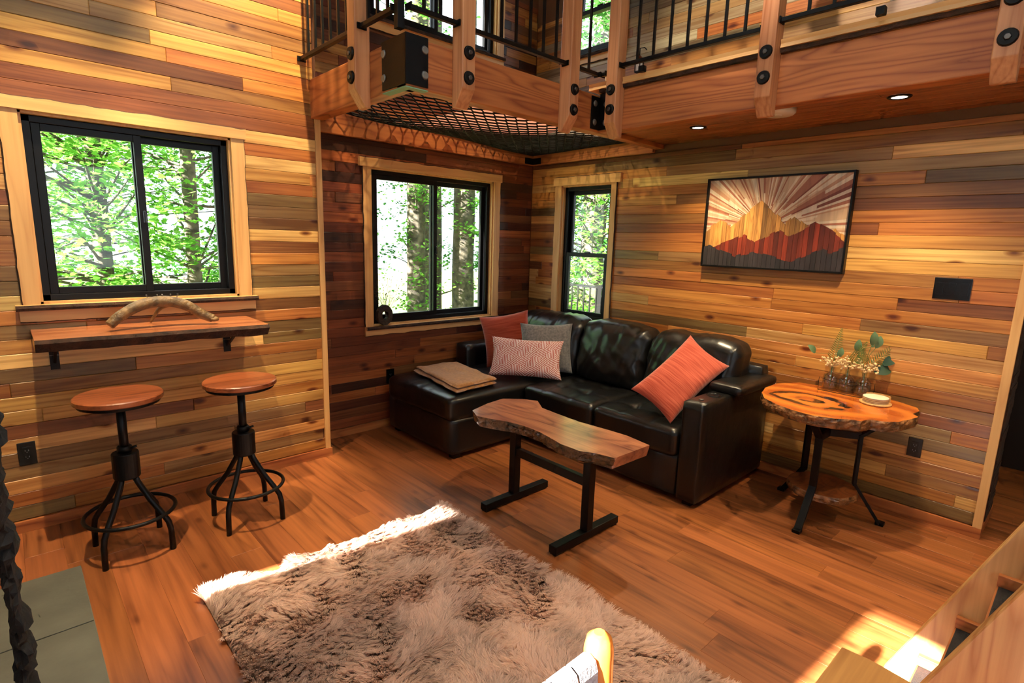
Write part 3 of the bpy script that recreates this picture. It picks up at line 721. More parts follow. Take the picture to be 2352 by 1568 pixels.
# net with a throw lying on it
def net_h(x, y):
    u = (x+2.27)/(2.27-0.05); v = (y+1.38)/(1.38-0.05)
    e = min(u, 1-u, v, 1-v); e = max(0, e)
    return 2.41+(0.09*(1-u)+0.02)*math.exp(-e/0.06)+0.012*math.sin(u*9)*math.sin(v*5)-0.02*math.sin(PI*max(0, min(1, u)))*math.sin(PI*max(0, min(1, v)))+0.05*(1-u)**3
def net():
    x0, x1, y0, y1 = -2.27, -0.05, -1.38, -0.05; nx, ny = 44, 56; dx, dy = (x1-x0)/nx, (y1-y0)/ny
    m = MB(); r = 0.0056
    def P(i, j):
        x, y = x0+i*dx, y0+j*dy; return Vector((x, y, net_h(x, y)))
    # hexagon-like knotted mesh: zigzag strands touching alternately
    for i in range(nx+1):
        pts = []
        for j in range(ny+1):
            s = (0.40 if (i+j//2) % 2 == 0 else -0.40) if (j % 4) in (0, 1) or True else 0
            s = 0.42*(1 if ((j//2) % 2 == 0) == (i % 2 == 0) else -1)
            x = min(x1, max(x0, x0+(i+s)*dx)); y = y0+j*dy; pts.append(Vector((x, y, net_h(x, y))))
        m.tube(pts, r, 4, cap=False)
    for j in range(0, ny+1, ny):
        m.tube([P(i, j) for i in range(nx+1)], 0.010, 6)
    for i in range(0, nx+1, nx):
        m.tube([P(i, j) for j in range(ny+1)], 0.010, 6)
    t = thing('loft_net', (-1.16, -0.7, 2.42), 'black rope safety net hung between the loft beams', 'net')
    m.build('mesh_rope', M_NET, t)
    for i in range(1, 9):
        x = x0+(x1-x0)*i/9
        for yy, ye in ((y1, -0.045), (y0, -1.385)):
            MB().tube([(x, yy, net_h(x, yy)), (x, (yy+ye)/2, 2.53), (x, ye, 2.545)], 0.006, 6).build('tie_loop', M_NET, t)
    for j in range(1, 6):
        y = y0+(y1-y0)*j/6
        for xx, xe in ((x1, -0.045), (x0, -2.275)):
            MB().tube([(xx, y, net_h(xx, y)), ((xx+xe)/2, y, 2.53), (xe, y, 2.545)], 0.006, 6).build('tie_loop', M_NET, t)
net()
def net_throw():
    n = 46; vs = []; fs = []
    x0, x1, y0, y1 = -1.62, -0.24, -1.36, -0.10
    for j in range(n+1):
        for i in range(n+1):
            x = x0+(x1-x0)*i/n+0.03*nz(j*0.35, 2, i*0.1); y = y0+(y1-y0)*j/n+0.03*nz(i*0.3, 7, 1)
            vs.append((x, y, net_h(x, y)+0.014+0.012*abs(nz(x*9, y*9, 4))))
    for j in range(n):
        for i in range(n): a = j*(n+1)+i; fs.append((a, a+1, a+n+2, a+n+1))
    me = bpy.data.meshes.new('net_throw'); me.from_pydata(vs, [], fs)
    m, nt, b = new_mat('throw_cloth'); N = nt.nodes; L = nt.links; N.remove(b)
    tc = N.new('ShaderNodeTexCoord'); sp = N.new('ShaderNodeSeparateXYZ'); L.new(tc.outputs['Object'], sp.inputs[0])
    cr = N.new('ShaderNodeValToRGB'); e = cr.color_ramp.elements; e[0].color = (*s2l((0.93, 0.66, 0.60)), 1); e[1].color = (*s2l((0.98, 0.95, 0.92)), 1); e[0].position = 0.48; e[1].position = 0.52
    mr = N.new('ShaderNodeMapRange'); mr.inputs[1].default_value = -1.7; mr.inputs[2].default_value = 0.1; L.new(sp.outputs[0], mr.inputs[0]); L.new(mr.outputs[0], cr.inputs[0])
    d = N.new('ShaderNodeBsdfDiffuse'); tr = N.new('ShaderNodeBsdfTranslucent'); L.new(cr.outputs[0], d.inputs[0]); L.new(cr.outputs[0], tr.inputs[0])
    ms = N.new('ShaderNodeMixShader'); ms.inputs[0].default_value = 0.8; L.new(d.outputs[0], ms.inputs[1]); L.new(tr.outputs[0], ms.inputs[2]); L.new(ms.outputs[0], N['Material Output'].inputs[0])
    for p in me.polygons: p.use_smooth = True
    o = link('throw_blanket', me, m); tag(o, 'pink and white throw lying on top of the loft net', 'blanket')
net_throw()
# crumpled tissue on the cap board
m = MB(); vs, fs = rbox(-0.80, -1.555, 2.70, 0.035, 0.05, 0.03, 0.025, 8, lambda p, n: n*0.02*nz(p.x*30, p.y*30, p.z*30)); m.add(vs, fs)
tag(m.build('tissue', M_WHITE, None), 'crumpled white tissue on the inner corner of the loft', 'tissue')
# lantern at the loft wall
t = thing('lantern', (-0.09, -1.25, 2.94), 'small copper topped lantern hanging by the upper right window', 'lantern')
MB().box(-0.115, -0.065, -1.275, -1.225, 2.94, 2.95).build('base', M_BLACK, t)
for dx in (-0.022, 0.022):
    for dy in (-0.022, 0.022): MB().box(-0.09+dx-0.003, -0.09+dx+0.003, -1.25+dy-0.003, -1.25+dy+0.003, 2.95, 3.03).build('bar', M_BLACK, t)
MB().box(-0.108, -0.072, -1.268, -1.232, 2.95, 3.028).build('shade', M_WHITE, t)
MB().lathe([(0.045, 0), (0.02, 0.025), (0.004, 0.04)], (-0.09, -1.25, 3.03), 4).build('roof', simple('copper', (0.5, 0.25, 0.15), 0.4, 0.8), t)
MB().tube([(-0.09, -1.25, 3.07), (-0.09, -1.25, 3.12), (-0.03, -1.25, 3.14), (-0.0, -1.25, 3.13)], 0.004, 6).build('hook', M_BLACK, t)

# ------------------------------------------------------------------ lamps: seen or implied spots, and added fill spots
def emis(name, col, st):
    m, nt, b = new_mat(name); b.inputs['Emission Color'].default_value = (*col, 1); b.inputs['Emission Strength'].default_value = st
    b.inputs['Base Color'].default_value = (0.8, 0.8, 0.8, 1); return m
M_LAMP = emis('lamp_glow', (1.0, 0.85, 0.62), 14)
def downlight(x, y, z, watt, ang, label, group, aim=None, blend=0.5, rad=0.03, col=WARM):
    t = thing('recessed_light', (x, y, z), label, 'light', group)
    MB().lathe([(0.036, -0.0005), (0.036, -0.006), (0.052, -0.006), (0.056, -0.0005)], (x, y, z), 24, cap=False).build('trim_ring', M_BLACK, t)
    MB().lathe([(0.001, -0.003), (0.036, -0.003), (0.036, -0.001), (0.001, -0.001)], (x, y, z), 20).build('lens', M_LAMP, t)
    l = bpy.data.lights.new('bulb', 'SPOT'); l.energy = watt; l.color = col; l.spot_size = math.radians(ang); l.spot_blend = blend; l.shadow_soft_size = rad
    o = bpy.data.objects.new('bulb', l); COL.objects.link(o); o.parent = t; o.location = (0, 0, -0.02)
    d = Vector((0, 0, -1)) if aim is None else (Vector(aim)-Vector((x, y, z))).normalized()
    o.rotation_euler = d.to_track_quat('-Z', 'Y').to_euler(); return t
ZLC = 2.381
downlight(-0.452, -2.016, ZLC, 120, 112, 'recessed ceiling spot under loft, nearer the net', 'recessed spots under the loft', blend=1.0, rad=0.02)
downlight(-0.505, -3.16, ZLC, 120, 112, 'recessed ceiling spot under loft, near right edge', 'recessed spots under the loft', blend=1.0, rad=0.02)
downlight(-0.50, -4.5, ZLC, 80, 112, 'added ceiling spot under loft by the passage', 'recessed spots under the loft', blend=1.0)  # added spot, brightens the floor by the ladder
downlight(0.95, -3.7, 2.45, 30, 110, 'added fill spot in the dark passage', 'recessed spots under the loft')  # added lamp, brightens the passage
downlight(-1.75, -2.7, CEIL, 280, 60, 'added spot in place of daylight on the upper right wall', 'high ceiling spots', aim=(0, -2.4, 3.0), col=(1, 0.92, 0.82))  # added lamp, stands in for daylight on the loft wall
downlight(-2.55, -1.20, CEIL, 540, 46, 'recessed spot in high ceiling near alcove', 'high ceiling spots', aim=(-2.70, -0.31, 2.3))
downlight(-3.75, -1.28, CEIL, 620, 46, 'recessed spot in high ceiling above the bar shelf', 'high ceiling spots', aim=(-3.62, -0.62, 0.6))
downlight(-1.15, -0.85, CEIL, 170, 76, 'recessed spot in high ceiling above the net', 'high ceiling spots')
downlight(-1.7, -3.2, CEIL, 230, 70, 'added fill spot in high ceiling near the stair', 'high ceiling spots', aim=(-2.1, -2.9, 0))  # added fill for the rug and the floor around it
downlight(-4.6, -3.3, CEIL, 12, 100, 'added fill spot in high ceiling by the hearth', 'high ceiling spots')  # added weak lamp for general fill
# smoke detector
t = thing('smoke_detector', (-0.645, -2.62, 2.34), 'white round smoke detector on loft ceiling behind a post', 'detector')
MB().lathe([(0.078, 0), (0.088, 0.010), (0.088, 0.040), (0.07, 0.040)], (-0.645, -2.62, 2.341), 28).build('case', M_WHITE, t)
MB().lathe([(0.02, -0.004), (0.024, 0.0), (0.024, 0.004), (0.02, 0.004)], (-0.645, -2.62, 2.341), 16).build('grille', M_WHITE, t)

# ------------------------------------------------------------------ pixel to place (planes of known height or wall)
def ray(px, py): return CF+CR*((px-1176)/1256.8)+CU*((784-py)/1256.8)
def on_z(px, py, z): d = ray(px, py); return CAM_LOC+d*((z-CAM_LOC.z)/d.z)
def on_x(px, py, x): d = ray(px, py); return CAM_LOC+d*((x-CAM_LOC.x)/d.x)
def on_y(px, py, y): d = ray(px, py); return CAM_LOC+d*((y-CAM_LOC.y)/d.y)

# ================================================================== SOFA
def soft(name, b, r, mat, parent, disp=None, n=16):
    x0, x1, y0, y1, z0, z1 = b; m = MB()
    vs, fs = rbox((x0+x1)/2, (y0+y1)/2, (z0+z1)/2, (x1-x0)/2, (y1-y0)/2, (z1-z0)/2, r, n, disp)
    m.add(vs, fs, 0, True); return m.build(name, mat, parent)
sofa = thing('sectional_sofa', (-0.6, -1.3, 0), 'black leather sectional sofa with chaise along the right wall', 'sofa')
soft('base', (-0.975, -0.06, -2.37, -0.09, 0.035, 0.31), 0.02, M_LEATHER, sofa, n=8)
soft('chaise_base', (-1.69, -0.97, -0.975, -0.09, 0.035, 0.31), 0.02, M_LEATHER, sofa, n=8)
soft('back_frame', (-0.17, -0.03, -2.50, -0.09, 0.20, 0.80), 0.035, M_LEATHER, sofa, n=10)
def tuft(hx, hy, pts):
    def d(p, n):
        dz = 0
        for (a, b) in pts:
            q = ((p.x-a)**2+(p.y-b)**2); dz -= 0.026*math.exp(-q/0.0022)
        crease = 0
        if pts:
            for (a, b) in pts:
                crease = max(crease, math.exp(-((p.x-a)/0.012)**2)*0.45, math.exp(-((p.y-b)/0.012)**2)*0.45)
        bul = 0.012*math.cos(p.x/hx*PI/2)*math.cos(p.y/hy*PI/2)
        w = 0.5+0.5*n.z if n.z > 0 else 0
        return Vector((0, 0, (dz-0.014*crease+bul)*w))+n*(0.004*nz(p.x*7, p.y*7, p.z*7))
    return d
soft('seat_cushion', (-1.005, -0.30, -1.685, -0.985, 0.285, 0.475), 0.05, M_LEATHER, sofa, tuft(0.35, 0.35, [(-0.12, -0.12), (-0.12, 0.12), (0.12, -0.12), (0.12, 0.12)]), 34)
soft('seat_cushion', (-1.005, -0.30, -2.365, -1.69, 0.285, 0.475), 0.05, M_LEATHER, sofa, tuft(0.35, 0.34, [(-0.12, -0.12), (-0.12, 0.12), (0.12, -0.12), (0.12, 0.12)]), 34)
soft('chaise_cushion', (-1.705, -0.30, -0.982, -0.09, 0.285, 0.475), 0.05, M_LEATHER, sofa, tuft(0.70, 0.44, [(-0.15, 0.0), (0.22, -0.12), (0.22, 0.16)]), 34)
def backd(seed, hy):
    def d(p, n):
        t = (p.z+0.26)/0.52
        pf = 0.05*math.sin(PI*max(0, min(1, t)))*math.cos(p.y/hy*PI/2*0.9)
        wr = 0.012*nz(p.y*5+seed, p.z*9, seed)-0.016*abs(nz(p.y*13+p.z*5+seed, p.z*4, seed+3))-0.012*abs(nz(p.y*7-p.z*9, seed, 5))+0.01
        front = 1 if n.x < 0.2 else 0.3
        return Vector((-pf*front, 0, 0))+n*wr*front+Vector((0.10*(t-0.4), 0, -0.03*(p.y/hy)**4*t))
    return d
for i, (a, b) in enumerate(((-1.03, -0.27), (-1.705, -1.035), (-2.42, -1.71))):
    soft('back_cushion', (-0.43, -0.17, a, b, 0.455, 0.965), 0.085, M_LEATHER, sofa, backd(i*7.3+1, (b-a)/2), 40)
for nm, (a, b) in (('arm', (-2.52, -2.372)), ('arm', (-0.245, -0.072))):
    soft(nm, (-0.985, -0.045, a, b, 0.03, 0.675), 0.022, M_LEATHER, sofa, n=12)
soft('arm_pad', (-0.63, -0.06, -2.575, -2.345, 0.665, 0.735), 0.033, M_LEATHER, sofa, n=14)
MB().lathe([(0.045, 0), (0.045, 0.004), (0.038, 0.004), (0.036, -0.001)], (-0.73, -2.445, 0.676), 20, cap=False).build('cup_ring', M_PLASTIC, sofa)
MB().lathe([(0.016, 0), (0.016, 0.004), (0.01, 0.006), (0.002, 0.006)], (-0.885, -2.445, 0.675), 16).build('button', M_NUT, sofa)
for x, y in ((-1.62, -0.92), (-1.62, -0.15), (-0.92, -2.44), (-0.12, -2.44), (-0.9, -0.95)):
    MB().box(x-0.03, x+0.03, y-0.03, y+0.03, 0, 0.04).build('foot', M_PLASTIC, sofa)

def pillow(name, mat, c, right, up, w, h, th, label, cat='pillow', sag=0.0, piping=None):
    c = Vector(c); r = Vector(right).normalized(); u = Vector(up); u = (u-r*u.dot(r)).normalized(); nn = r.cross(u)
    n = 26; vs = []; fs = []
    def P(i, j, s):
        a, b = -1+2*i/n, -1+2*j/n
        pin = 1-0.09*(1-abs(b)**2)*abs(a)**3; pin2 = 1-0.09*(1-abs(a)**2)*abs(b)**3
        x, z = a*w/2*pin, b*h/2*pin2
        t = th/2*((1-abs(a)**2.6)*(1-abs(b)**2.6))**0.5*(1+0.18*nz(a*2+c.x*5, b*2, s*3))+0.004
        z -= sag*(1-b)*0.5*0
        return (x, s*t, z)
    for s in (-1, 1):
        for j in range(n+1):
            for i in range(n+1): vs.append(P(i, j, s))
    N = (n+1)*(n+1)
    for j in range(n):
        for i in range(n):
            a = j*(n+1)+i; fs.append((a, a+1, a+n+2, a+n+1)); fs.append((N+a, N+a+n+1, N+a+n+2, N+a+1))
    ed = [i for i in range(n+1)]+[j*(n+1)+n for j in range(1, n+1)]+[n*(n+1)+i for i in range(n-1, -1, -1)]+[j*(n+1) for j in range(n-1, 0, -1)]
    for k in range(len(ed)):
        a, b = ed[k], ed[(k+1) % len(ed)]; fs.append((a, N+a, N+b, b))
    me = bpy.data.meshes.new(name); me.from_pydata(vs, [], fs); 
    bm = bmesh.new(); bm.from_mesh(me); bmesh.ops.recalc_face_normals(bm, faces=bm.faces); bm.to_mesh(me); bm.free()
    for p in me.polygons: p.use_smooth = True
    o = link(name, me, mat); y = u.cross(r)
    o.matrix_world = Matrix(((r.x, y.x, u.x, c.x), (r.y, y.y, u.y, c.y), (r.z, y.z, u.z, c.z), (0, 0, 0, 1)))
    tag(o, label, cat, 'pillows on the sofa'); return o
pillow('throw_pillow', M_RUST, (-0.70, -0.46, 0.735), (0.62, -0.60, 0.16), (0.1, 0.12, 1), 0.44, 0.46, 0.14, 'rust orange square pillow at the back corner of sofa')
pillow('throw_pillow', M_GREY, (-0.600, -0.850, 0.703), (0.70, -0.66, 0.02), (0.16, 0.14, 0.9), 0.45, 0.43, 0.13, 'plain grey pillow behind the patterned pillow')
pillow('lumbar_pillow', M_PATTERN, (-0.855, -0.870, 0.652), (0.68, -0.73, -0.03), (0.30, 0.25, 0.85), 0.60, 0.33, 0.13, 'coral pillow with white block pattern in front')
pillow('lumbar_pillow', M_CORAL, (-0.700, -2.190, 0.735), (0.80, -0.16, 0.50), (0.05, 0.72, 0.62), 0.62, 0.33, 0.12, 'bright coral ribbed pillow leaning on the right arm')

# folded blanket on the chaise
def blanket():
    t = thing('folded_blanket', (-1.36, -0.55, 0.487), 'tan wool blanket folded on the chaise', 'blanket')
    P = [Vector((-1.50, -0.17, 0)), Vector((-1.10, -0.24, 0)), Vector((-1.20, -0.90, 0)), Vector((-1.62, -0.935, 0))]
    for k in range(2):
        n = 40; vs = []; fs = []
        def pt(a, b, z):
            q = (P[0]*(1-a)+P[1]*a)*(1-b)+(P[3]*(1-a)+P[2]*a)*b
            c = (P[0]+P[1]+P[2]+P[3])/4; q = c+(q-c)*(1-0.03*k)+Vector((0.012*k, 0, 0))
            q = q+Vector((0.02*nz(a*4, b*4, k*3), 0.02*nz(b*4, a*4, k*5), 0))
            e = min(a, 1-a, b, 1-b); rnd_ = math.sqrt(max(0.0, 1-(1-min(1, e/0.06))**2))
            return (q.x, q.y, 0.487+k*0.028+(0.014+0.0145*(1 if z else -1)*rnd_)+(0.010*k if z else 0.0)*nz(a*2.2, b*3.4, 9)+(0.004 if z else 0)*nz(a*9, b*3, 2))
        for z in (0, 1):
            for j in range(n+1):
                for i in range(n+1): vs.append(pt(i/n, j/n, z))
        N = (n+1)**2
        for j in range(n):
            for i in range(n):
                a = j*(n+1)+i; fs.append((N+a, N+a+1, N+a+n+2, N+a+n+1)); fs.append((a, a+n+1, a+n+2, a+1))
        ed = [i for i in range(n+1)]+[j*(n+1)+n for j in range(1, n+1)]+[n*(n+1)+i for i in range(n-1, -1, -1)]+[j*(n+1) for j in range(n-1, 0, -1)]
        for q in range(len(ed)): fs.append((ed[q], ed[(q+1) % len(ed)], N+ed[(q+1) % len(ed)], N+ed[q]))
        m = MB(); m.add(vs, fs, 0, True); m.build('fold', M_TAN, t)
blanket()

# ================================================================== BENCH TABLE
def slab_poly(mb, pts, z0, z1, inset, seed, rough=0.012, mi_side=1, sub=5, cut=()):
    """outline (list of Vector xy) with rough bark flank; top at z1"""
    P = []; K = []
    n = len(pts)
    for i in range(n):
        a, b = pts[i], pts[(i+1) % n]
        L = (b-a).length; k = max(1, int(L/0.018)) if sub else 1
        for q in range(k): P.append(a.lerp(b, q/k)); K.append(i in cut)
    c = sum((p for p in P), Vector((0, 0, 0)))/len(P); n = len(P); rows = []
    for t in range(6):
        f = t/5; row = []
        for i, p in enumerate(P):
            d = (p-c); d.z = 0; d.normalize()
            rough_ = rough*(0.12 if K[i] else 1)
            off = -inset*f**1.5+(rough_*(nz(p.x*28, p.y*28, f*3+seed)+0.6*nz(p.x*70, p.y*70, f*5+seed)) if 0 < t else 0.3*rough_*nz(p.x*20, p.y*20, seed))+(0 if K[i] else 0.006*math.sin(f*PI))
            q = p+d*off; row.append((q.x, q.y, z1+(z0-z1)*f))
        rows.append(row)
    b = len(mb.v)
    for row in rows: mb.v += row
    for t in range(5):
        for i in range(n):
            j = (i+1) % n
            mb.f.append((b+t*n+i, b+t*n+j, b+(t+1)*n+j, b+(t+1)*n+i)); mb.m.append(0 if K[i] else mi_side); mb.s.append(False)
    mb.f.append(tuple(b+i for i in range(n))); mb.m.append(0); mb.s.append(False)
    mb.f.append(tuple(b+5*n+i for i in reversed(range(n)))); mb.m.append(0); mb.s.append(False)
ZT = 0.575
bt = thing('bench_table', (-1.74, -2.0, 0), 'live edge wooden slab coffee table on black steel legs', 'table')
px = [(1085, 942), (1120, 926), (1155, 915), (1200, 916), (1235, 920), (1245, 936), (1280, 950), (1330, 968), (1390, 985), (1440, 1000), (1492, 1022), (1452, 1037), (1412, 1052), (1370, 1041), (1330, 1035), (1290, 1020), (1240, 992), (1205, 978), (1165, 968), (1125, 961), (1095, 955)]
pts = [on_z(a, b, ZT) for a, b in px]
for p in pts: p.z = 0
m = MB(); slab_poly(m, pts, ZT-0.062, ZT, 0.014, 3, 0.015, cut=(0, 1, 10, 11))
m.build('slab_top', [slabwood('Y'), M_BARKDARK], bt)
ends = MB(); a, b = on_z(1412, 1052, ZT), on_z(1492, 1022, ZT)
for y, x0, x1 in ((-1.70, -1.99, -1.455), (-2.285, -2.012, -1.48)):
    MB().box(x0, x1, y-0.026, y+0.026, 0.008, 0.052).build('foot_bar', M_BLACK, bt, 0.004)
    MB().box(-1.765, -1.715, y-0.025, y+0.025, 0.052, ZT-0.060).build('leg', M_BLACK, bt, 0.003)
    for xx in (x0+0.03, x1-0.03): MB().box(xx-0.022, xx+0.022, y-0.02, y+0.02, 0, 0.008).build('glide', M_RUBBER, bt)
br = MB().box(-1.757, -1.723, -2.26, -1.725, 0.30, 0.35).build('cross_bar', M_BLACK, bt, 0.003)
for y in (-1.86, -2.05): MB().cyl((-1.758, y, 0.325), (-1.7565, y, 0.325), 0.005, n=8).build('bolt_hole', M_RUBBER, br)

# ================================================================== END TABLE
ZE = 0.71
et = thing('end_table', (-0.423, -3.035, 0), 'round live edge wood slice end table with black legs', 'table')
cp = [(145, 525), (170, 492), (250, 465), (400, 460), (560, 472), (720, 492), (850, 515), (985, 535), (1040, 568), (1100, 600), (1180, 628), (1197, 650), (1150, 668), (1187, 688), (1130, 708), (1095, 712), (1060, 722), (960, 720), (870, 706), (800, 716), (740, 706), (640, 700), (500, 682), (390, 655), (320, 632), (250, 608), (160, 562)]
pts = [on_z(1700+a/2.904, 720+b/2.904, ZE) for a, b in cp]
for p in pts: p.z = 0; p.x = min(p.x, -0.03)
def endgrain():
    m, nt, b = new_mat('slice_top'); N = nt.nodes; L = nt.links
    tc = N.new('ShaderNodeTexCoord'); mp = N.new('ShaderNodeMapping'); mp.inputs['Location'].default_value = (0.05, -0.09, 0); mp.inputs['Scale'].default_value = (1.25, 0.8, 0)
    L.new(tc.outputs['Object'], mp.inputs[0])
    nn = N.new('ShaderNodeTexNoise'); nn.inputs['Scale'].default_value = 4.5; nn.inputs['Detail'].default_value = 4; L.new(mp.outputs[0], nn.inputs['Vector'])
    ln = N.new('ShaderNodeVectorMath'); ln.operation = 'LENGTH'; L.new(mp.outputs[0], ln.inputs[0])
    ad = N.new('ShaderNodeMath'); ad.operation = 'MULTIPLY_ADD'; ad.inputs[1].default_value = 0.16; L.new(nn.outputs['Fac'], ad.inputs[0]); L.new(ln.outputs['Value'], ad.inputs[2])
    mu = N.new('ShaderNodeMath'); mu.operation = 'MULTIPLY'; mu.inputs[1].default_value = 42; L.new(ad.outputs[0], mu.inputs[0])
    sn = N.new('ShaderNodeMath'); sn.operation = 'SINE'; L.new(mu.outputs[0], sn.inputs[0])
    c1 = N.new('ShaderNodeValToRGB'); e = c1.color_ramp.elements; e[0].color = (*s2l((0.66, 0.30, 0.09)), 1); e[1].color = (*s2l((0.84, 0.48, 0.18)), 1)
    mr = N.new('ShaderNodeMapRange'); mr.inputs[1].default_value = -1; mr.inputs[2].default_value = 1; L.new(sn.outputs[0], mr.inputs[0]); L.new(mr.outputs[0], c1.inputs[0])
    # dark resin filled cracks: a ring band broken by noise
    r0 = N.new('ShaderNodeMath'); r0.operation = 'SUBTRACT'; r0.inputs[1].default_value = 0.245; L.new(ad.outputs[0], r0.inputs[0])
    ab = N.new('ShaderNodeMath'); ab.operation = 'ABSOLUTE'; L.new(r0.outputs[0], ab.inputs[0])
    n2 = N.new('ShaderNodeTexNoise'); n2.inputs['Scale'].default_value = 7; n2.inputs['Detail'].default_value = 5; L.new(mp.outputs[0], n2.inputs['Vector'])
    th = N.new('ShaderNodeMath'); th.operation = 'MULTIPLY_ADD'; th.inputs[1].default_value = 0.16; th.inputs[2].default_value = -0.066; L.new(n2.outputs['Fac'], th.inputs[0])
    lt = N.new('ShaderNodeMath'); lt.operation = 'LESS_THAN'; L.new(ab.outputs[0], lt.inputs[0]); L.new(th.outputs[0], lt.inputs[1])
    r1 = N.new('ShaderNodeMath'); r1.operation = 'SUBTRACT'; r1.inputs[1].default_value = 0.13; L.new(ad.outputs[0], r1.inputs[0])
    ab1 = N.new('ShaderNodeMath'); ab1.operation = 'ABSOLUTE'; L.new(r1.outputs[0], ab1.inputs[0])
    lt1 = N.new('ShaderNodeMath'); lt1.operation = 'LESS_THAN'; L.new(ab1.outputs[0], lt1.inputs[0]); L.new(th.outputs[0], lt1.inputs[1])
    mxm = N.new('ShaderNodeMath'); mxm.operation = 'MAXIMUM'; L.new(lt.outputs[0], mxm.inputs[0]); L.new(lt1.outputs[0], mxm.inputs[1])
    mx = N.new('ShaderNodeMix'); mx.data_type = 'RGBA'; mx.inputs[7].default_value = (*s2l((0.13, 0.07, 0.05)), 1); L.new(mxm.outputs[0], mx.inputs[0]); L.new(c1.outputs[0], mx.inputs[6])
    L.new(mx.outputs[2], b.inputs['Base Color']); b.inputs['Roughness'].default_value = 0.22; b.inputs['Coat Weight'].default_value = 0.6; return m
m = MB(); slab_poly(m, pts, ZE-0.06, ZE, 0.006, 9, 0.008); m.build('slice_top', [endgrain(), M_BARKLIGHT], et)
ctr = Vector((-0.423, -3.035, 0))
m = MB(); pp = [ctr+Vector((math.cos(a), math.sin(a), 0))*(0.185+0.012*nz(math.cos(a)*2, math.sin(a)*2, 5)) for a in [2*PI*k/40 for k in range(40)]]
slab_poly(m, pp, 0.155, 0.20, 0.0, 15, 0.006, sub=0); m.build('lower_shelf', [wood('slice_low', (0.62, 0.34, 0.16), (0.40, 0.19, 0.08), 'X', rings=8, across=6, along=6), M_BARKLIGHT], et)
for fx, fy in ((-0.754, -3.032), (-0.271, -3.324), (-0.245, -2.748)):
    d = Vector((fx, fy, 0))-ctr; R0 = d.length; d.normalize()
    path = [(R0-0.01, 0.012), (0.165, 0.235), (0.165, 0.535), (0.30, 0.652)]
    lg = MB(); q = [ctr+d*r+Vector((0, 0, z)) for r, z in path]; sd = d.cross(Vector((0, 0, 1)))
    for i in range(3): lg.bar(q[i]-(q[i+1]-q[i]).normalized()*0.012, q[i+1]+(q[i+1]-q[i]).normalized()*0.008, 0.04, 0.018, up=d if i == 1 else (0, 0, 1))
    L = lg.build('leg', M_BLACK, et, 0.002)
    MB().box(fx-0.022, fx+0.022, fy-0.022, fy+0.022, 0, 0.022).build('foot', M_BLACK, L, 0.004)
    MB().bar(ctr+Vector((0, 0, 0.53)), ctr+d*0.165+Vector((0, 0, 0.53)), 0.016, 0.04).build('brace', M_BLACK, et)

# bottles in a rack with flowers, coasters
def bottle(c, label):
    t = thing('glass_bottle', c, label, 'bottle', 'glass bottles on end table')
    prof = [(r_*1.06 if r_ > 0.02 else r_, z_) for r_, z_ in [(0.001, 0.003), (0.036, 0.003), (0.042, 0.010), (0.042, 0.075), (0.036, 0.098), (0.018, 0.113), (0.013, 0.122), (0.013, 0.140), (0.017, 0.142), (0.017, 0.150), (0.0125, 0.150), (0.0105, 0.121), (0.015, 0.110), (0.032, 0.094), (0.038, 0.073), (0.038, 0.014), (0.002, 0.009)]]
    MB().lathe(prof, c, 28).build('body', M_BOTTLE, t)
    return t
BP = [on_z(1904, 895, ZE), on_z(1940, 902, ZE), on_z(1978, 910, ZE)]
for p, l in zip(BP, ('clear glass bottle nearest the sofa', 'clear glass bottle in the middle of three', 'clear glass bottle nearest the coasters')):
    bottle(p+Vector((0, 0, 0.004)), l)
rk = thing('bottle_rack', BP[1]+Vector((0, 0, 0.001)), 'thin dark wire rack around the three glass bottles', 'rack')
rd = (BP[2]-BP[0]).normalized(); rs = rd.cross(Vector((0, 0, 1))); ra, rb_ = BP[0]-rd*0.05, BP[2]+rd*0.05
loop = [ra+rs*0.052, rb_+rs*0.052, rb_-rs*0.052, ra-rs*0.052]
MB().tube([p+Vector((0, 0, 0.002)) for p in loop], 0.0018, 6, closed=True).build('wire_loop', M_IRON, rk)
for sg in (1, -1):
    arc = [ra.lerp(rb_, i_/12)+rs*0.053*sg+Vector((0, 0, 0.085-0.02*math.sin(PI*i_/12)+0.0)) for i_ in range(13)]
    MB().tube([ra+rs*0.053*sg+Vector((0, 0, 0.003))]+arc+[rb_+rs*0.053*sg+Vector((0, 0, 0.003))], 0.0016, 6).build('wire_side', M_IRON, rk)
M_STEM = simple('stem', (0.35, 0.40, 0.18), 0.6); M_BERRY = simple('cream_berry', (0.90, 0.78, 0.58), 0.6); M_FERN = simple('fern_leaf', (0.33, 0.45, 0.20), 0.6); M_EUC = simple('eucalyptus_leaf', (0.36, 0.47, 0.33), 0.5, var=0.2); M_EUCD = simple('eucalyptus_leaf_dark', (0.16, 0.28, 0.19), 0.45)
def leaf_blade(m, base, d, up, L, Wd, n=7):
    d = d.normalized(); s = d.cross(up).normalized(); u = s.cross(d); vs = []; fs = []
    for i in range(n+1):
        t = i/n; w = Wd*math.sin(PI*min(1, t*0.93+0.05))**0.8; z = 0.10*L*math.sin(PI*t)
        c = base+d*L*t+u*z
        vs += [c-s*w/2+u*0.1*w, c, c+s*w/2+u*0.1*w]
    for i in range(n):
        a = i*3; fs += [(a, a+3, a+4, a+1), (a+1, a+4, a+5, a+2)]
    m.add(vs, fs, 0, True)
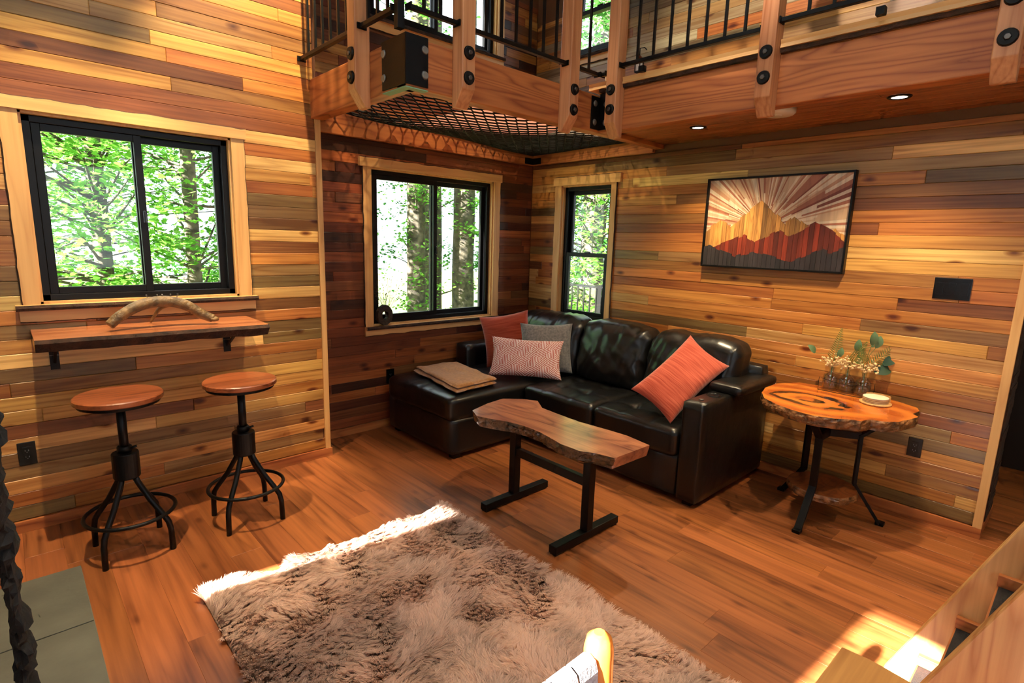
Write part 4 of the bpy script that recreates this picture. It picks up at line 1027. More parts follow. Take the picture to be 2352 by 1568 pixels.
def sprig(c, label, ferns, leaves, berries, seed):
    R = random.Random(seed); top = c+Vector((0, 0, 0.15))
    t = thing('flower_sprig', c+Vector((0, 0, 0.02)), label, 'flowers', 'flower sprigs in bottles')
    MB().tube([c+Vector((0, 0, 0.02)), top], 0.004, 6).build('stem', M_STEM, t)
    for d, L in ferns:
        d = Vector(d).normalized(); L *= 1.3; m = MB(); p1 = top+d*0.05; m.tube([top, p1, p1+d*L], [0.002, 0.0018, 0.0008], 5)
        side = d.cross(Vector((-0.7, -0.7, 0.1))).normalized(); n = 16
        for i in range(n):
            q = p1+d*L*i/n; ll = 0.055*(1-i/n)+0.006
            for s in (-1, 1): leaf_blade(m, q, side*s+d*0.55, d.cross(side), ll, 0.0045, 4)
        m.build('fern_frond', M_FERN, t)
    for d, L, sz, dark in leaves:
        d = Vector(d).normalized(); L *= 1.15; sz *= 1.3; p = top+d*L
        MB().tube([top, top+Vector((0, 0, L*0.4))+d*L*0.3, p], 0.0015, 5).build('stem', M_STEM, t)
        m = MB(); leaf_blade(m, p, d+Vector((0, 0, 0.2)), Vector((-0.6, -0.6, 0.5)), sz, sz*0.62); m.build('leaf', M_EUCD if dark else M_EUC, t)
    for k in range(berries):
        d = Vector((R.uniform(-1, 1), R.uniform(-1, 1), R.uniform(0.15, 0.9))).normalized(); L = R.uniform(0.03, 0.095); p = top+d*L
        b = MB(); b.tube([top, p], 0.0008, 4); vs, fs = [], []
        r = R.uniform(0.006, 0.0085)
        for kk in range(R.choice((1, 2))):
            pc = p+Vector((R.uniform(-1, 1), R.uniform(-1, 1), R.uniform(-1, 1)))*0.008*kk
            b.lathe([(0.001, -r), (r*0.7, -r*0.7), (r, 0), (r*0.7, r*0.7), (0.001, r)], pc, 8)
        b.build('berry', M_BERRY, t)
RT = CR.copy(); UPV = Vector((0, 0, 1))
sprig(BP[0]+Vector((0, 0, 0.004)), 'cream berries with one upright fern, nearest the sofa', [(UPV+RT*0.12, 0.16)], [(-RT+UPV*0.75, 0.13, 0.055, 0), (UPV*0.8+RT*0.35, 0.06, 0.05, 0)], 40, 3)
sprig(BP[1]+Vector((0, 0, 0.004)), 'cream berries with round green leaves, middle bottle', [(UPV+RT*0.55, 0.12)], [(UPV+RT*0.25, 0.11, 0.055, 0), (UPV*0.9+RT*0.8, 0.17, 0.06, 0)], 46, 4)
sprig(BP[2]+Vector((0, 0, 0.004)), 'cream berries with ferns and dark leaves, nearest the coasters', [(UPV+RT*0.95, 0.18), (UPV*0.9-RT*0.3, 0.10)], [(UPV+RT*0.1, 0.15, 0.065, 0), (UPV+RT*0.30, 0.14, 0.06, 0), (RT+UPV*0.45, 0.10, 0.07, 1), (RT+UPV*0.0, 0.05, 0.085, 1)], 34, 5)
cc = on_z(2010, 927, ZE)
ch = thing('coaster_holder', cc, 'round pale wood holder with coasters on end table', 'holder')
MB().lathe([(0.078, 0.001), (0.082, 0.004), (0.082, 0.012), (0.01, 0.012)], cc, 32).build('tray', fir_light('X'), ch)
m = MB(); arc = [cc+Vector((math.cos(a), math.sin(a), 0))*0.079 for a in np.linspace(-0.9, 0.9, 12)]
for i in range(11): m.obox((arc[i]+arc[i+1])/2+Vector((0, 0, 0.026)), (arc[i+1]-arc[i])*0.52, ((arc[i]+arc[i+1])/2-cc).normalized()*0.0025, Vector((0, 0, 0.022)))
m.build('rim', fir_light('X'), ch)
for k in range(4):
    z = 0.0125+k*0.0085; o = MB().lathe([(0.062, z), (0.066, z+0.001), (0.066, z+0.007), (0.062, z+0.008), (0.001, z+0.008)], cc+Vector((-0.005, 0, 0)), 30).build('coaster', simple('coaster_%d' % k, (0.88, 0.82, 0.72) if k == 3 else (0.72, 0.58, 0.42), 0.5), None)
    tag(o, ['lowest wooden coaster in the stack', 'second wooden coaster from the bottom', 'third wooden coaster from the bottom', 'topmost cream coaster in the stack'][k], 'coaster', 'stacked coasters')

# ================================================================== STOOLS
def stool(x, y, label, rot):
    t = thing('bar_stool', (x, y, 0), label, 'stool', 'bar stools'); c = Vector((x, y, 0))
    st = MB().lathe([(0.001, 0.783), (0.178, 0.783), (0.184, 0.788), (0.184, 0.807), (0.179, 0.812), (0.001, 0.812)], c, 48, sm=False)
    st.build('seat', wood('stool_seat', (0.66, 0.36, 0.20), (0.36, 0.16, 0.08), 'X', rings=6, across=14, along=0.8, rough=0.35, coat=0.4), t, 0)
    MB().lathe([(0.001, 0.767), (0.168, 0.767), (0.170, 0.771), (0.170, 0.783), (0.001, 0.783)], c, 40, sm=False).build('seat_plate', M_BLACK, t)
    MB().cyl(c+Vector((0, 0, 0.46)), c+Vector((0, 0, 0.767)), 0.020, n=18).build('screw_post', M_BLACK, t)
    MB().lathe([(0.026, 0.515), (0.032, 0.520), (0.032, 0.545), (0.026, 0.55), (0.02, 0.55)], c, 20).build('collar', M_BLACK, t)
    MB().cyl(c+Vector((0.02, -0.02, 0.535)), c+Vector((0.047, -0.03, 0.545)), 0.006, n=10).build('lock_knob', M_BLACK, t)
    MB().lathe([(0.001, 0.385), (0.055, 0.385), (0.058, 0.39), (0.058, 0.510), (0.055, 0.515), (0.001, 0.515)], c, 28, sm=False).build('hub', M_BLACK, t)
    for k in range(4):
        a = PI/4+k*PI/2+rot; d = Vector((math.cos(a), math.sin(a), 0))
        pts = [c+d*r+Vector((0, 0, z)) for r, z in ((0.038, 0.39), (0.05, 0.36), (0.105, 0.265), (0.165, 0.185), (0.188, 0.15), (0.197, 0.11), (0.200, 0.0))]
        MB().tube(pts, 0.0135, 12).build('leg', M_BLACK, t)
    MB().tube([c+Vector((math.cos(a), math.sin(a), 0))*0.192+Vector((0, 0, 0.20)) for a in [2*PI*k/48 for k in range(48)]], 0.0095, 10, closed=True).build('foot_ring', M_BLACK, t)
stool(-3.605, -0.852, 'black bar stool with round wood seat, nearer the hearth', 0.03)
stool(-3.066, -0.893, 'black bar stool with round wood seat, nearer the sofa', 0.0)

# ================================================================== BAR SHELF, ANTLER
bs = thing('bar_shelf', (-3.37, YL, 1.08), 'live edge wooden bar shelf under the left window', 'shelf')
m = MB(); jag_board(m, -3.885, -2.848, YL, -0.705, lambda a, b, t: (a, b, t), 0.0, 1, n=2, t0=1.03, t1=1.08)
m = MB(); n = 70; rows = []
for i in range(n+1):
    a = -3.885+i*(1.037/n); yf = -0.695-0.055*(i/n)+0.014*nz(a*5, 2, 1)+0.006*nz(a*21, 2, 4); h = 0.064+0.014*nz(a*7, 5, 5)
    sl = 0.05 if i < n else 0.05
    rows.append([(a, YL-0.001, 1.08), (a, yf, 1.08), (a, yf-0.010-0.006*nz(a*25, 1, 1), 1.08-0.018), (a, yf+0.004+0.01*nz(a*17, 3, 2), 1.08-0.036), (a, yf+0.03, 1.08-h), (a, YL-0.001, 1.02)])
for r in rows: m.v += r
for i in range(n):
    for k in range(6):
        k2 = (k+1) % 6; m.f.append((i*6+k, (i+1)*6+k, (i+1)*6+k2, i*6+k2)); m.m.append(1 if k in (1, 2, 3) else 0); m.s.append(False)
m.f.append(tuple(range(6))); m.m.append(0); m.s.append(False); m.f.append(tuple(n*6+k for k in reversed(range(6)))); m.m.append(0); m.s.append(False)
m.build('slab', [wood('shelf_slab', (0.82, 0.53, 0.33), (0.50, 0.25, 0.16), 'X', rings=6, across=6, along=0.7, rough=0.22, coat=0.5, ringamt=0.5), M_BARK], bs)
for x in (-3.805, -2.965):
    b = MB(); b.box(x-0.02, x+0.02, YL-0.008, YL-0.001, 0.86, 1.02); b.box(x-0.02, x+0.02, YL-0.26, YL-0.001, 1.010, 1.018)
    b.bar((x, YL-0.01, 0.90), (x, YL-0.22, 1.012), 0.012, 0.012, (1, 0, 0)); bo = b.build('bracket', M_BLACK, bs)
    MB().box(x-0.021, x+0.021, YL-0.012, YL-0.007, 0.935, 0.938).build('bracket_edge', M_NUT, bo)
an = thing('antler', (-3.34, -0.52, 1.081), 'brown deer antler standing on the bar shelf', 'antler')
def curve(ps, n=8):
    out = []; P = [Vector(p) for p in ps]; P = [P[0]*2-P[1]]+P+[P[-1]*2-P[-2]]
    for i in range(1, len(P)-2):
        for k in range(n):
            t = k/n; a, b, c, d = P[i-1:i+3]
            out.append(0.5*((2*b)+(c-a)*t+(2*a-5*b+4*c-d)*t*t+(3*b-a-3*c+d)*t**3))
    out.append(P[-2]); return out
pt = curve([(-3.585, -0.585, 1.112), (-3.535, -0.575, 1.155), (-3.44, -0.56, 1.205), (-3.33, -0.55, 1.220), (-3.23, -0.555, 1.195), (-3.15, -0.57, 1.138), (-3.10, -0.58, 1.112)])
MB().tube(pt, [0.024+0.006*math.sin(PI*min(1, i/len(pt)*1.1)) for i in range(len(pt))], 12).build('main_beam', M_ANTLER, an)
MB().lathe([(0.012, -0.014), (0.026, -0.01), (0.028, 0.004), (0.014, 0.012)], (-3.097, -0.582, 1.1105), 14).build('burr', M_ANTLER, an)
pt = curve([(-3.40, -0.55, 1.205), (-3.50, -0.50, 1.165), (-3.57, -0.47, 1.094)]); MB().tube(pt, [0.018*(1-0.5*i/len(pt)) for i in range(len(pt))], 10).build('tine', M_ANTLER, an)
pt = curve([(-3.30, -0.55, 1.205), (-3.335, -0.46, 1.17), (-3.375, -0.40, 1.090)]); MB().tube(pt, [0.016*(1-0.6*i/len(pt)) for i in range(len(pt))], 10).build('tine', M_ANTLER, an)
for i, x in enumerate((-3.40, -3.355, -3.335, -3.30, -3.27)):
    m = MB(); m.cyl((x, -0.552, 1.225), (x+0.004*(i-2), -0.553, 1.256), 0.0022, n=6); m.cyl((x+0.004*(i-2), -0.553, 1.252), (x+0.004*(i-2), -0.553, 1.259), 0.004, n=8); m.build('pin', M_NUT, an)

# ================================================================== PICTURE
PXF = -0.048
def pcrop(a, b, x): p = on_x(1560+a/4.704, 360+b/4.704, x); return p.y, p.z
Y0, Y1, Z0, Z1 = -2.877, -1.903, 1.454, 2.091
art = thing('wall_art', (0, -2.39, 1.45), 'wooden mountain sunburst picture in thin black frame', 'picture')
fr_ = 0.012
for b in ((Y0, Y1, Z1-fr_, Z1), (Y0, Y1, Z0, Z0+fr_), (Y0, Y0+fr_, Z0+fr_, Z1-fr_), (Y1-fr_, Y1, Z0+fr_, Z1-fr_)):
    MB().box(-0.048, -0.001, *b).build('frame_bar', M_BLACK, art, 0.001)
MB().box(-0.020, -0.001, Y0+fr_, Y1-fr_, Z0+fr_, Z1-fr_).build('backing', M_WHITE, art)
iy0, iy1, iz0, iz1 = Y0+fr_, Y1-fr_, Z0+fr_, Z1-fr_
cy, cz = pcrop(900, 760, PXF)
ray_cols = [(0.93, 0.84, 0.72), (0.86, 0.72, 0.58), (0.70, 0.44, 0.33), (0.55, 0.28, 0.20), (0.80, 0.60, 0.46)]
ray_m = [wood('ray_%d' % i, c, tuple(q*0.85 for q in c), 'Z', rings=3, across=20, along=3) for i, c in enumerate(ray_cols)]
m = MB(); RR = random.Random(31); a = -0.15
def hit(ang):
    dy, dz = math.cos(ang), math.sin(ang); t = 9
    if dy > 1e-6: t = min(t, (iy1-cy)/dy)
    if dy < -1e-6: t = min(t, (iy0-cy)/dy)
    if dz > 1e-6: t = min(t, (iz1-cz)/dz)
    if dz < -1e-6: t = min(t, (iz0-cz)/dz)
    return t
while a < PI+0.15:
    w = RR.uniform(0.018, 0.05); b = a+w
    for seg in ((0.02, RR.uniform(0.3, 0.7)), (None, 1.0)):
        lo = seg[0] if seg[0] is not None else prev_hi
        hi = seg[1]; prev_hi = hi
        mi = RR.choices(range(5), [5, 4, 2, 1, 3])[0]; th = RR.uniform(0.003, 0.006)
        ta, tb = hit(a), hit(b)
        poly = [(cy+math.cos(a)*ta*lo, cz+math.sin(a)*ta*lo), (cy+math.cos(a)*ta*hi, cz+math.sin(a)*ta*hi)]
        if hi == 1.0:
            for (qy, qz) in ((iy1, iz1), (iy0, iz1)):
                an_ = math.atan2(qz-cz, qy-cy)
                if a < an_ < b: poly.append((qy, qz))
        poly += [(cy+math.cos(b)*tb*hi, cz+math.sin(b)*tb*hi), (cy+math.cos(b)*tb*lo, cz+math.sin(b)*tb*lo)]
        m.prism(poly, -0.020-th, -0.0201, lambda p, q, c: (c, p, q), mi)
    a = b
m.build('ray_panel', ray_m, art)
LAY = [('far', [(262, 810), (275, 800), (435, 675), (490, 715), (550, 750), (880, 470), (1085, 670), (1135, 715), (1235, 630), (1370, 755), (1500, 830), (1640, 800), (1675, 775), (1720, 820), (1800, 865)], (0.80, 0.58, 0.30), -0.030),
       ('mid', [(255, 1010), (380, 970), (695, 848), (810, 920), (1062, 790), (1185, 858), (1475, 705), (1640, 800), (1795, 918)], (0.52, 0.19, 0.10), -0.036),
       ('near', [(250, 972), (320, 955), (590, 1078), (795, 1028), (1185, 1130), (1425, 1045), (1530, 1003), (1620, 1038), (1785, 990)], (0.20, 0.18, 0.19), -0.042)]
for nm, line, colr, xf in LAY:
    L = [pcrop(a_, b_, PXF) for a_, b_ in line]; L.sort(key=lambda q: q[0])
    def top(y):
        if y <= L[0][0]: return L[0][1]
        for (ya, za), (yb, zb_) in zip(L, L[1:]):
            if ya <= y <= yb: return za+(zb_-za)*(y-ya)/(yb-ya)
        return L[-1][1]
    ns = 30; w = (iy1-iy0)/ns
    for k in range(ns):
        ya = iy0+k*w; yb = ya+w-0.0014; jo = RR.uniform(-0.010, 0.010)
        mids = [y for y, z in L if ya < y < yb]
        poly = [(ya, iz0), (yb, iz0), (yb, top(yb)+jo)]+[(y, top(y)+jo) for y in sorted(mids, reverse=True)]+[(ya, top(ya)+jo)]
        kk = RR.uniform(0.75, 1.2); s_ = MB(); s_.prism(poly, xf, -0.0205, lambda p, q, c: (c, p, q))
        s_.build('slat', wood('art_slat', (1, 1, 1), (0.72, 0.66, 0.6), 'Z', rings=5, across=30, along=3, objcol=True, rough=0.5), art, loc=(xf, (ya+yb)/2, iz0), color=lin(tuple(min(1, c*kk) for c in colr)))

# ================================================================== OUTLETS
def plate(name, fn, u0, u1, z0, z1, label, cat, gangs=0):
    """fn(u,z,d) d = distance into the room"""
    t = thing(name, fn((u0+u1)/2, z0, 0), label, cat)
    def bx(m, a, b, c, d, e, f): p, q = fn(a, c, e), fn(b, d, f); m.box(min(p[0], q[0]), max(p[0], q[0]), min(p[1], q[1]), max(p[1], q[1]), min(p[2], q[2]), max(p[2], q[2])); return m
    bx(MB(), u0, u1, z0, z1, 0.0005, 0.006).build('cover_plate', M_PLASTIC, t, 0.002)
    uc = (u0+u1)/2; H = z1-z0
    if not gangs:
        bx(MB(), uc-0.017, uc+0.017, z0+H*0.2, z1-H*0.2, 0.006, 0.0085).build('face', M_PLASTIC, t, 0.001)
        for zc in (z0+H*0.36, z0+H*0.64):
            m = MB(); bx(m, uc-0.008, uc-0.0055, zc-0.004, zc+0.004, 0.0085, 0.009); bx(m, uc+0.0055, uc+0.008, zc-0.004, zc+0.004, 0.0085, 0.009); bx(m, uc-0.002, uc+0.002, zc-0.011, zc-0.0075, 0.0085, 0.009)
            m.build('slots', M_SOCKET, t)
    else:
        for g in range(gangs):
            c = u0+(u1-u0)*(g+0.5)/gangs; bx(MB(), c-0.017, c+0.017, z0+H*0.22, z1-H*0.22, 0.006, 0.010).build('rocker', M_PLASTIC, t, 0.001)
plate('outlet', lambda u, z, d: (u, YL-d-0.001, z), -3.998, -3.925, 0.367, 0.490, 'black wall outlet low on the left wall by the hearth', 'outlet')
plate('outlet', lambda u, z, d: (-d-0.001, u, z), -3.421, -3.349, 0.382, 0.500, 'black wall outlet behind the end table', 'outlet')
plate('outlet', lambda u, z, d: (u, -d-0.001, z), -1.660, -1.584, 0.376, 0.498, 'black wall outlet behind the chaise', 'outlet')
plate('light_switch', lambda u, z, d: (-d-0.001, u, z), -3.517, -3.346, 1.343, 1.465, 'black triple light switch on the right wall', 'switch', 3)

# hollow log ring with dried flowers on the sill of the large window
lr = thing('hollow_log', (-1.676, -0.012, 0.881), 'dark hollow log slice standing on the sill of the large window', 'ornament')
m = MB(); n = 40; vs = []; fs = []
for k in range(n):
    a = 2*PI*k/n; ro = 1+0.09*nz(math.cos(a)*3, math.sin(a)*3, 2); ri = 0.42*(1+0.15*nz(math.cos(a)*2, math.sin(a)*2, 7))
    for (r_, y) in ((ro, -0.03), (ro, 0.012), (ri, 0.012), (ri, -0.03)):
        vs.append((-1.676+0.068*r_*math.cos(a), y-0.004, 0.966+0.084*r_*math.sin(a)))
for k in range(n):
    j = (k+1) % n
    for q in range(4): fs.append((k*4+q, j*4+q, j*4+(q+1) % 4, k*4+(q+1) % 4))
m.add(vs, fs); m.build('ring', simple('old_wood', (0.16, 0.11, 0.075), 0.85, bump=0.8, bscale=60, var=0.4), lr)
df = thing('dried_flowers', (-1.66, -0.012, 0.93), 'dried brown flower sprig standing in the hollow log', 'flowers'); R = random.Random(77)
MB().lathe([(0.006, 0.0), (0.008, 0.002), (0.008, 0.06), (0.006, 0.06)], (-1.66, -0.012, 0.93), 12).build('glass_tube', M_BOTTLE, df)
M_DRY = simple('dried_flower', (0.28, 0.20, 0.13), 0.9)
stems = MB(); heads = MB()
for k in range(70):
    p0 = Vector((-1.66, -0.012, 0.96)); tgt = Vector((-1.68+R.gauss(0.02, 0.10), -0.012+R.uniform(-0.03, 0.02), 1.06+abs(R.gauss(0.10, 0.09))))
    if tgt.x < -1.755: tgt.x = -1.755+R.random()*0.1
    mid = p0.lerp(tgt, 0.5)+Vector((R.uniform(-0.02, 0.02), 0, 0.02)); stems.tube([p0, mid, tgt], 0.0007, 4, cap=False)
    r = R.uniform(0.0025, 0.0055); heads.lathe([(0.001, -r), (r, 0), (0.001, r)], tgt, 6)
tag(stems.build('stems', M_DRY, df), kind='stuff'); tag(heads.build('flower_heads', M_DRY, df), kind='stuff')

# ================================================================== HEARTH, ROCK COLUMN
mb = MB(); mb.box(-4.9, -3.826, -3.2, -0.91, 0.0, 0.012)
hearth = struct('hearth', mb, M_GROUT)
ys = [-0.912, -1.418, -1.926, -2.434, -2.942, -3.198]
for i in range(len(ys)-1):
    for (a, b) in ((-4.33, -3.828), (-4.838, -4.336)):
        MB().box(a, b, ys[i+1]+0.0035, ys[i]-0.0035, 0.0121, 0.021).build('tile', M_HEARTH, hearth, 0.0015)
m = MB(); n = 120; vs = []; fs = []
for i in range(n+1):
    z = 0.0215+2.3*i/n
    for k in range(14):
        a = 2*PI*k/14; x = 0.020*math.cos(a); y = 0.06*math.sin(a)
        q = 1+0.25*nz(x*40+2, z*7, y*12)+0.5*nz(x*60, z*45, y*30)+0.4*nz(x*90, z*110, y*50)
        st = 0.006*math.copysign(1, nz(3, z*23, 1))*(x > 0)
        vs.append((-4.026+x*q+st+0.01*nz(z*3, 1, 1), -2.14+y*q, z))
for i in range(n):
    for k in range(14): fs.append((i*14+k, i*14+(k+1) % 14, (i+1)*14+(k+1) % 14, (i+1)*14+k))
fs.append(tuple(reversed(range(14)))); fs.append(tuple(n*14+k for k in range(14)))
m.add(vs, fs); o = m.build('rock_column', M_STONE, None); tag(o, 'dark rough rock edge standing on the hearth at far left', 'column')

# ================================================================== RUG
RX0, RX1, RY0, RY1 = -3.455, -2.165, -3.40, -1.525
rug = thing('fur_rug', (-2.8, -2.6, 0), 'shaggy beige fur rug on the wood floor', 'rug')
MB().box(RX0, RX1, RY0, RY1, 0.001, 0.008).build('backing', simple('rug_backing', (0.45, 0.36, 0.30), 0.9), rug, 0.002)
def pile():
    N = 260000
    x = nrg.uniform(RX0, RX1, N); y = nrg.uniform(RY0, RY1, N)
    y = np.where(nrg.random(N) < 0.12, np.minimum(RY1, RY1-np.abs(nrg.normal(0, 0.05, N))), y)
    G = 64
    def field(seed, sc):
        r = np.random.default_rng(seed); nx = int(1.5*sc)+4; ny = int(2.4*sc)+4; g = r.uniform(-1, 1, (nx, ny))
        u = (x-RX0)*sc; v = (y-RY0)*sc; i = u.astype(int); j = v.astype(int); fu = u-i; fv = v-j
        fu = fu*fu*(3-2*fu); fv = fv*fv*(3-2*fv)
        return (g[i, j]*(1-fu)*(1-fv)+g[i+1, j]*fu*(1-fv)+g[i, j+1]*(1-fu)*fv+g[i+1, j+1]*fu*fv)
    ang = 2.2*field(1, 3.0)+1.9*field(2, 9)+0.8*field(3, 22)+nrg.normal(0, 0.22, N)-0.9
    # clumping: pull tips to clump centres
    cs = 0.017
    jx = (nrg.random(N)-0.5)*0
    cxi = np.floor(x/cs); cyi = np.floor(y/cs)
    h = np.sin(cxi*127.1+cyi*311.7)*43758.5453; h = h-np.floor(h); h2 = np.sin(cxi*269.5+cyi*183.3)*43758.5453; h2 = h2-np.floor(h2)
    ccx = (cxi+0.2+0.6*h)*cs; ccy = (cyi+0.2+0.6*h2)*cs
    ang = ang+(h-0.5)*0.9
    L = nrg.uniform(0.05, 0.085, N)*(0.85+0.3*field(5, 5)); lean = 0.68+0.22*field(6, 7)+(h2-0.5)*0.25
    lean = np.clip(lean, 0.25, 0.93)
    dx, dy = np.cos(ang), np.sin(ang)
    w = nrg.uniform(0.0009, 0.0019, N)
    P = []
    for t, wt in ((0.0, 1.0), (0.4, 0.9), (0.75, 0.6), (1.0, 0.0)):
        hz = L*lean*(t**1.35); vz = np.sqrt(np.maximum(0.05, 1-lean**2))*L*(t-0.42*t*t)*1.35
        cl = 0.5*t
        bx = x*(1-cl)+ccx*cl; by = y*(1-cl)+ccy*cl
        swirl = 0.010*t*np.sin(h*40+t*3)
        px_ = bx+dx*hz-dy*swirl; py_ = by+dy*hz+dx*swirl; pz = 0.007+vz
        P.append((px_, py_, pz, w*wt))
    sx, sy = -dy, dx
    V = np.zeros((N, 7, 3))
    for k in range(3):
        p = P[k]
        V[:, 2*k, 0] = p[0]-sx*p[3]; V[:, 2*k, 1] = p[1]-sy*p[3]; V[:, 2*k, 2] = p[2]
        V[:, 2*k+1, 0] = p[0]+sx*p[3]; V[:, 2*k+1, 1] = p[1]+sy*p[3]; V[:, 2*k+1, 2] = p[2]
    V[:, 6, 0], V[:, 6, 1], V[:, 6, 2] = P[3][0], P[3][1], P[3][2]
    o0 = org(rug); V = V-np.array([o0.x, o0.y, o0.z])
    base = (np.arange(N)*7)[:, None]
    tri = np.array([[0, 1, 3], [0, 3, 2], [2, 3, 5], [2, 5, 4], [4, 5, 6]])
    F = (base[:, None, :]+tri[None, :, :]).reshape(-1)
    me = bpy.data.meshes.new('pile'); me.vertices.add(N*7); me.vertices.foreach_set('co', V.reshape(-1))
    nt_ = N*5; me.loops.add(nt_*3); me.loops.foreach_set('vertex_index', F.astype(np.int32)); me.polygons.add(nt_)
    me.polygons.foreach_set('loop_start', (np.arange(nt_)*3).astype(np.int32)); me.polygons.foreach_set('use_smooth', np.ones(nt_, bool))
    at = me.color_attributes.new('tint', 'FLOAT_COLOR', 'POINT')
    tone = np.clip(1.02+0.20*field(8, 6)+(h-0.5)*0.25+nrg.normal(0, 0.08, N), 0.35, 1.10)
    root = np.array([0.9, 0.9, 0.95, 0.95, 1.0, 1.0, 1.0])
    c0 = np.array(s2l((0.95, 0.84, 0.77)))
    C = np.ones((N, 7, 4)); C[:, :, :3] = c0[None, None, :]*tone[:, None, None]*root[None, :, None]
    at.data.foreach_set('color', C.reshape(-1).astype(np.float32)); me.update(calc_edges=True)
    mt, nt, b = new_mat('fur'); N_ = nt.nodes; L_ = nt.links; N_.remove(b)
    a = N_.new('ShaderNodeAttribute'); a.attribute_name = 'tint'
    d = N_.new('ShaderNodeBsdfDiffuse'); tr = N_.new('ShaderNodeBsdfTranslucent'); L_.new(a.outputs[0], d.inputs[0]); L_.new(a.outputs[0], tr.inputs[0])
    ms = N_.new('ShaderNodeMixShader'); ms.inputs[0].default_value = 0.45; L_.new(d.outputs[0], ms.inputs[1]); L_.new(tr.outputs[0], ms.inputs[2]); L_.new(ms.outputs[0], N_['Material Output'].inputs[0])
    o = link('pile', me, mt, rug); tag(o, None, None, None, 'stuff')
pile()

# ================================================================== LADDER STAIR
ld = thing('ladder_stair', (-1.92, -3.8, 0), 'steep timber stair with dark grip treads at lower right', 'stairs')
def yfr(z): return -3.755-0.405*(z-0.242)
def strg(x0, x1):
    poly = [(yfr(0), 0.0), (yfr(2.6), 2.6), (yfr(2.6)-0.26, 2.6), (yfr(0)-0.26, 0.0)]
    m = MB(); m.prism(poly, x0, x1, lambda a, b, c: (c, a, b)); return m.build('stringer', wood('stringer_fir', (0.88, 0.70, 0.45), (0.70, 0.47, 0.25), 'Z', rings=9, across=7, along=1.2, ringamt=0.6), ld, 0.004)
strg(-1.6, -1.552); strg(-2.298, -2.25)
M_GRIP = simple('grip_tread', (0.10, 0.10, 0.11), 0.55, bump=0.6, bscale=300)
for k in range(0, 11):
    z = 0.10+0.205*k; y1 = yfr(z)-0.062
    tr = MB().box(-2.25, -1.6, y1-0.16, y1, z-0.035, z).build('tread', fir('X'), ld, 0.003)
    MB().box(-2.247, -1.603, y1-0.158, y1-0.006, z, z+0.003).build('grip', M_GRIP, tr)
    for xx in (-1.6225, -2.25):
        MB().box(xx, xx+0.0225, y1-0.085, y1, z+0.003, z+0.043).build('cleat', fir('Y'), ld, 0.002)

# ================================================================== DINING CORNER NEAR THE CAMERA
tb = thing('side_table', (-3.2, -4.1, 0), 'light wood slab table whose corner shows at the bottom', 'table')
pts = [Vector(p+(0,)) for p in ((-2.68, -3.748), (-2.675, -3.80), (-2.684, -3.877), (-2.69, -4.0), (-2.70, -4.45), (-3.70, -4.45), (-3.70, -3.76), (-3.3, -3.75), (-3.0, -3.755), (-2.84, -3.745))]
m = MB(); slab_poly(m, pts, 0.695, 0.74, 0.004, 5, 0.004); m.build('slab_top', [wood('table_slab', (0.88, 0.64, 0.36), (0.62, 0.38, 0.18), 'X', rings=6, across=6, along=0.8, rough=0.35), fir('X')], tb)
for x, y in ((-2.76, -4.38), (-3.56, -4.38), (-2.76, -4.0), (-3.56, -4.0)):
    MB().box(x-0.03, x+0.03, y-0.03, y+0.03, 0, 0.697).build('leg', fir('Z'), tb, 0.004)
ch = thing('wood_chair', (-3.42, -3.62, 0), 'honey wood chair with grey webbing straps at bottom centre', 'chair')
M_HONEY = wood('honey_wood', (0.90, 0.56, 0.24), (0.72, 0.38, 0.13), 'Z', rings=3, across=8, along=0.6, rough=0.3, coat=0.3, ringamt=0.3)
for x in (-3.188, -3.668):
    m = MB(); pt = curve([(x, -3.50, 0.0), (x, -3.49, 0.42), (x, -3.472, 0.70), (x, -3.466, 0.835)], 6); pt.append(Vector((x, -3.4655, 0.858))); pt.append(Vector((x, -3.465, 0.869)))
    m.tube(pt, [0.029]*(len(pt)-2)+[0.024, 0.011], 16); m.build('back_post', M_HONEY, ch)
    MB().tube([(x, -3.90, 0.0), (x, -3.90, 0.44)], 0.022, 12).build('leg', M_HONEY, ch)
    MB().tube([(x, -3.50, 0.43), (x, -3.90, 0.43)], 0.018, 10).build('side_rail', M_HONEY, ch)
for (y, z) in ((-3.468, 0.815), (-3.482, 0.52), (-3.90, 0.43)):
    MB().tube([(-3.67, y, z), (-3.186, y, z)], 0.017, 12).build('cross_rail', M_HONEY, ch)
def strap(x):
    m = MB(); w = 0.0245; pr_ = [(-3.4435, 0.50), (-3.447, 0.815), (-3.453, 0.834), (-3.468, 0.841), (-3.483, 0.834), (-3.489, 0.815), (-3.505, 0.50)]
    vs = []; fs = []
    for y, z in pr_: vs += [(x-w, y, z), (x+w, y, z)]
    for y, z in pr_:
        dy = -0.0025 if y < -3.468 else 0.0025
        vs += [(x-w, y-dy*0+(-0.0025 if y > -3.468 else 0.0025), z-0.003), (x+w, y+(-0.0025 if y > -3.468 else 0.0025), z-0.003)]
    n = len(pr_)
    for i in range(n-1):
        a = 2*i; fs.append((a, a+1, a+3, a+2)); b = 2*n+2*i; fs.append((b, b+2, b+3, b+1)); fs.append((a, a+2, b+2, b)); fs.append((a+1, b+1, b+3, a+3))
    fs.append((0, 2*n, 2*n+1, 1)); fs.append((2*n-2, 2*n-1, 4*n-1, 4*n-2))
    m.add(vs, fs); m.build('back_strap', M_WEB, ch)
x = -3.242
while x > -3.64: strap(x); x -= 0.054
for k in range(7):
    y = -3.53-k*0.054; MB().box(-3.66, -3.196, y-0.022, y+0.022, 0.449, 0.453).build('seat_strap', M_WEB, ch)

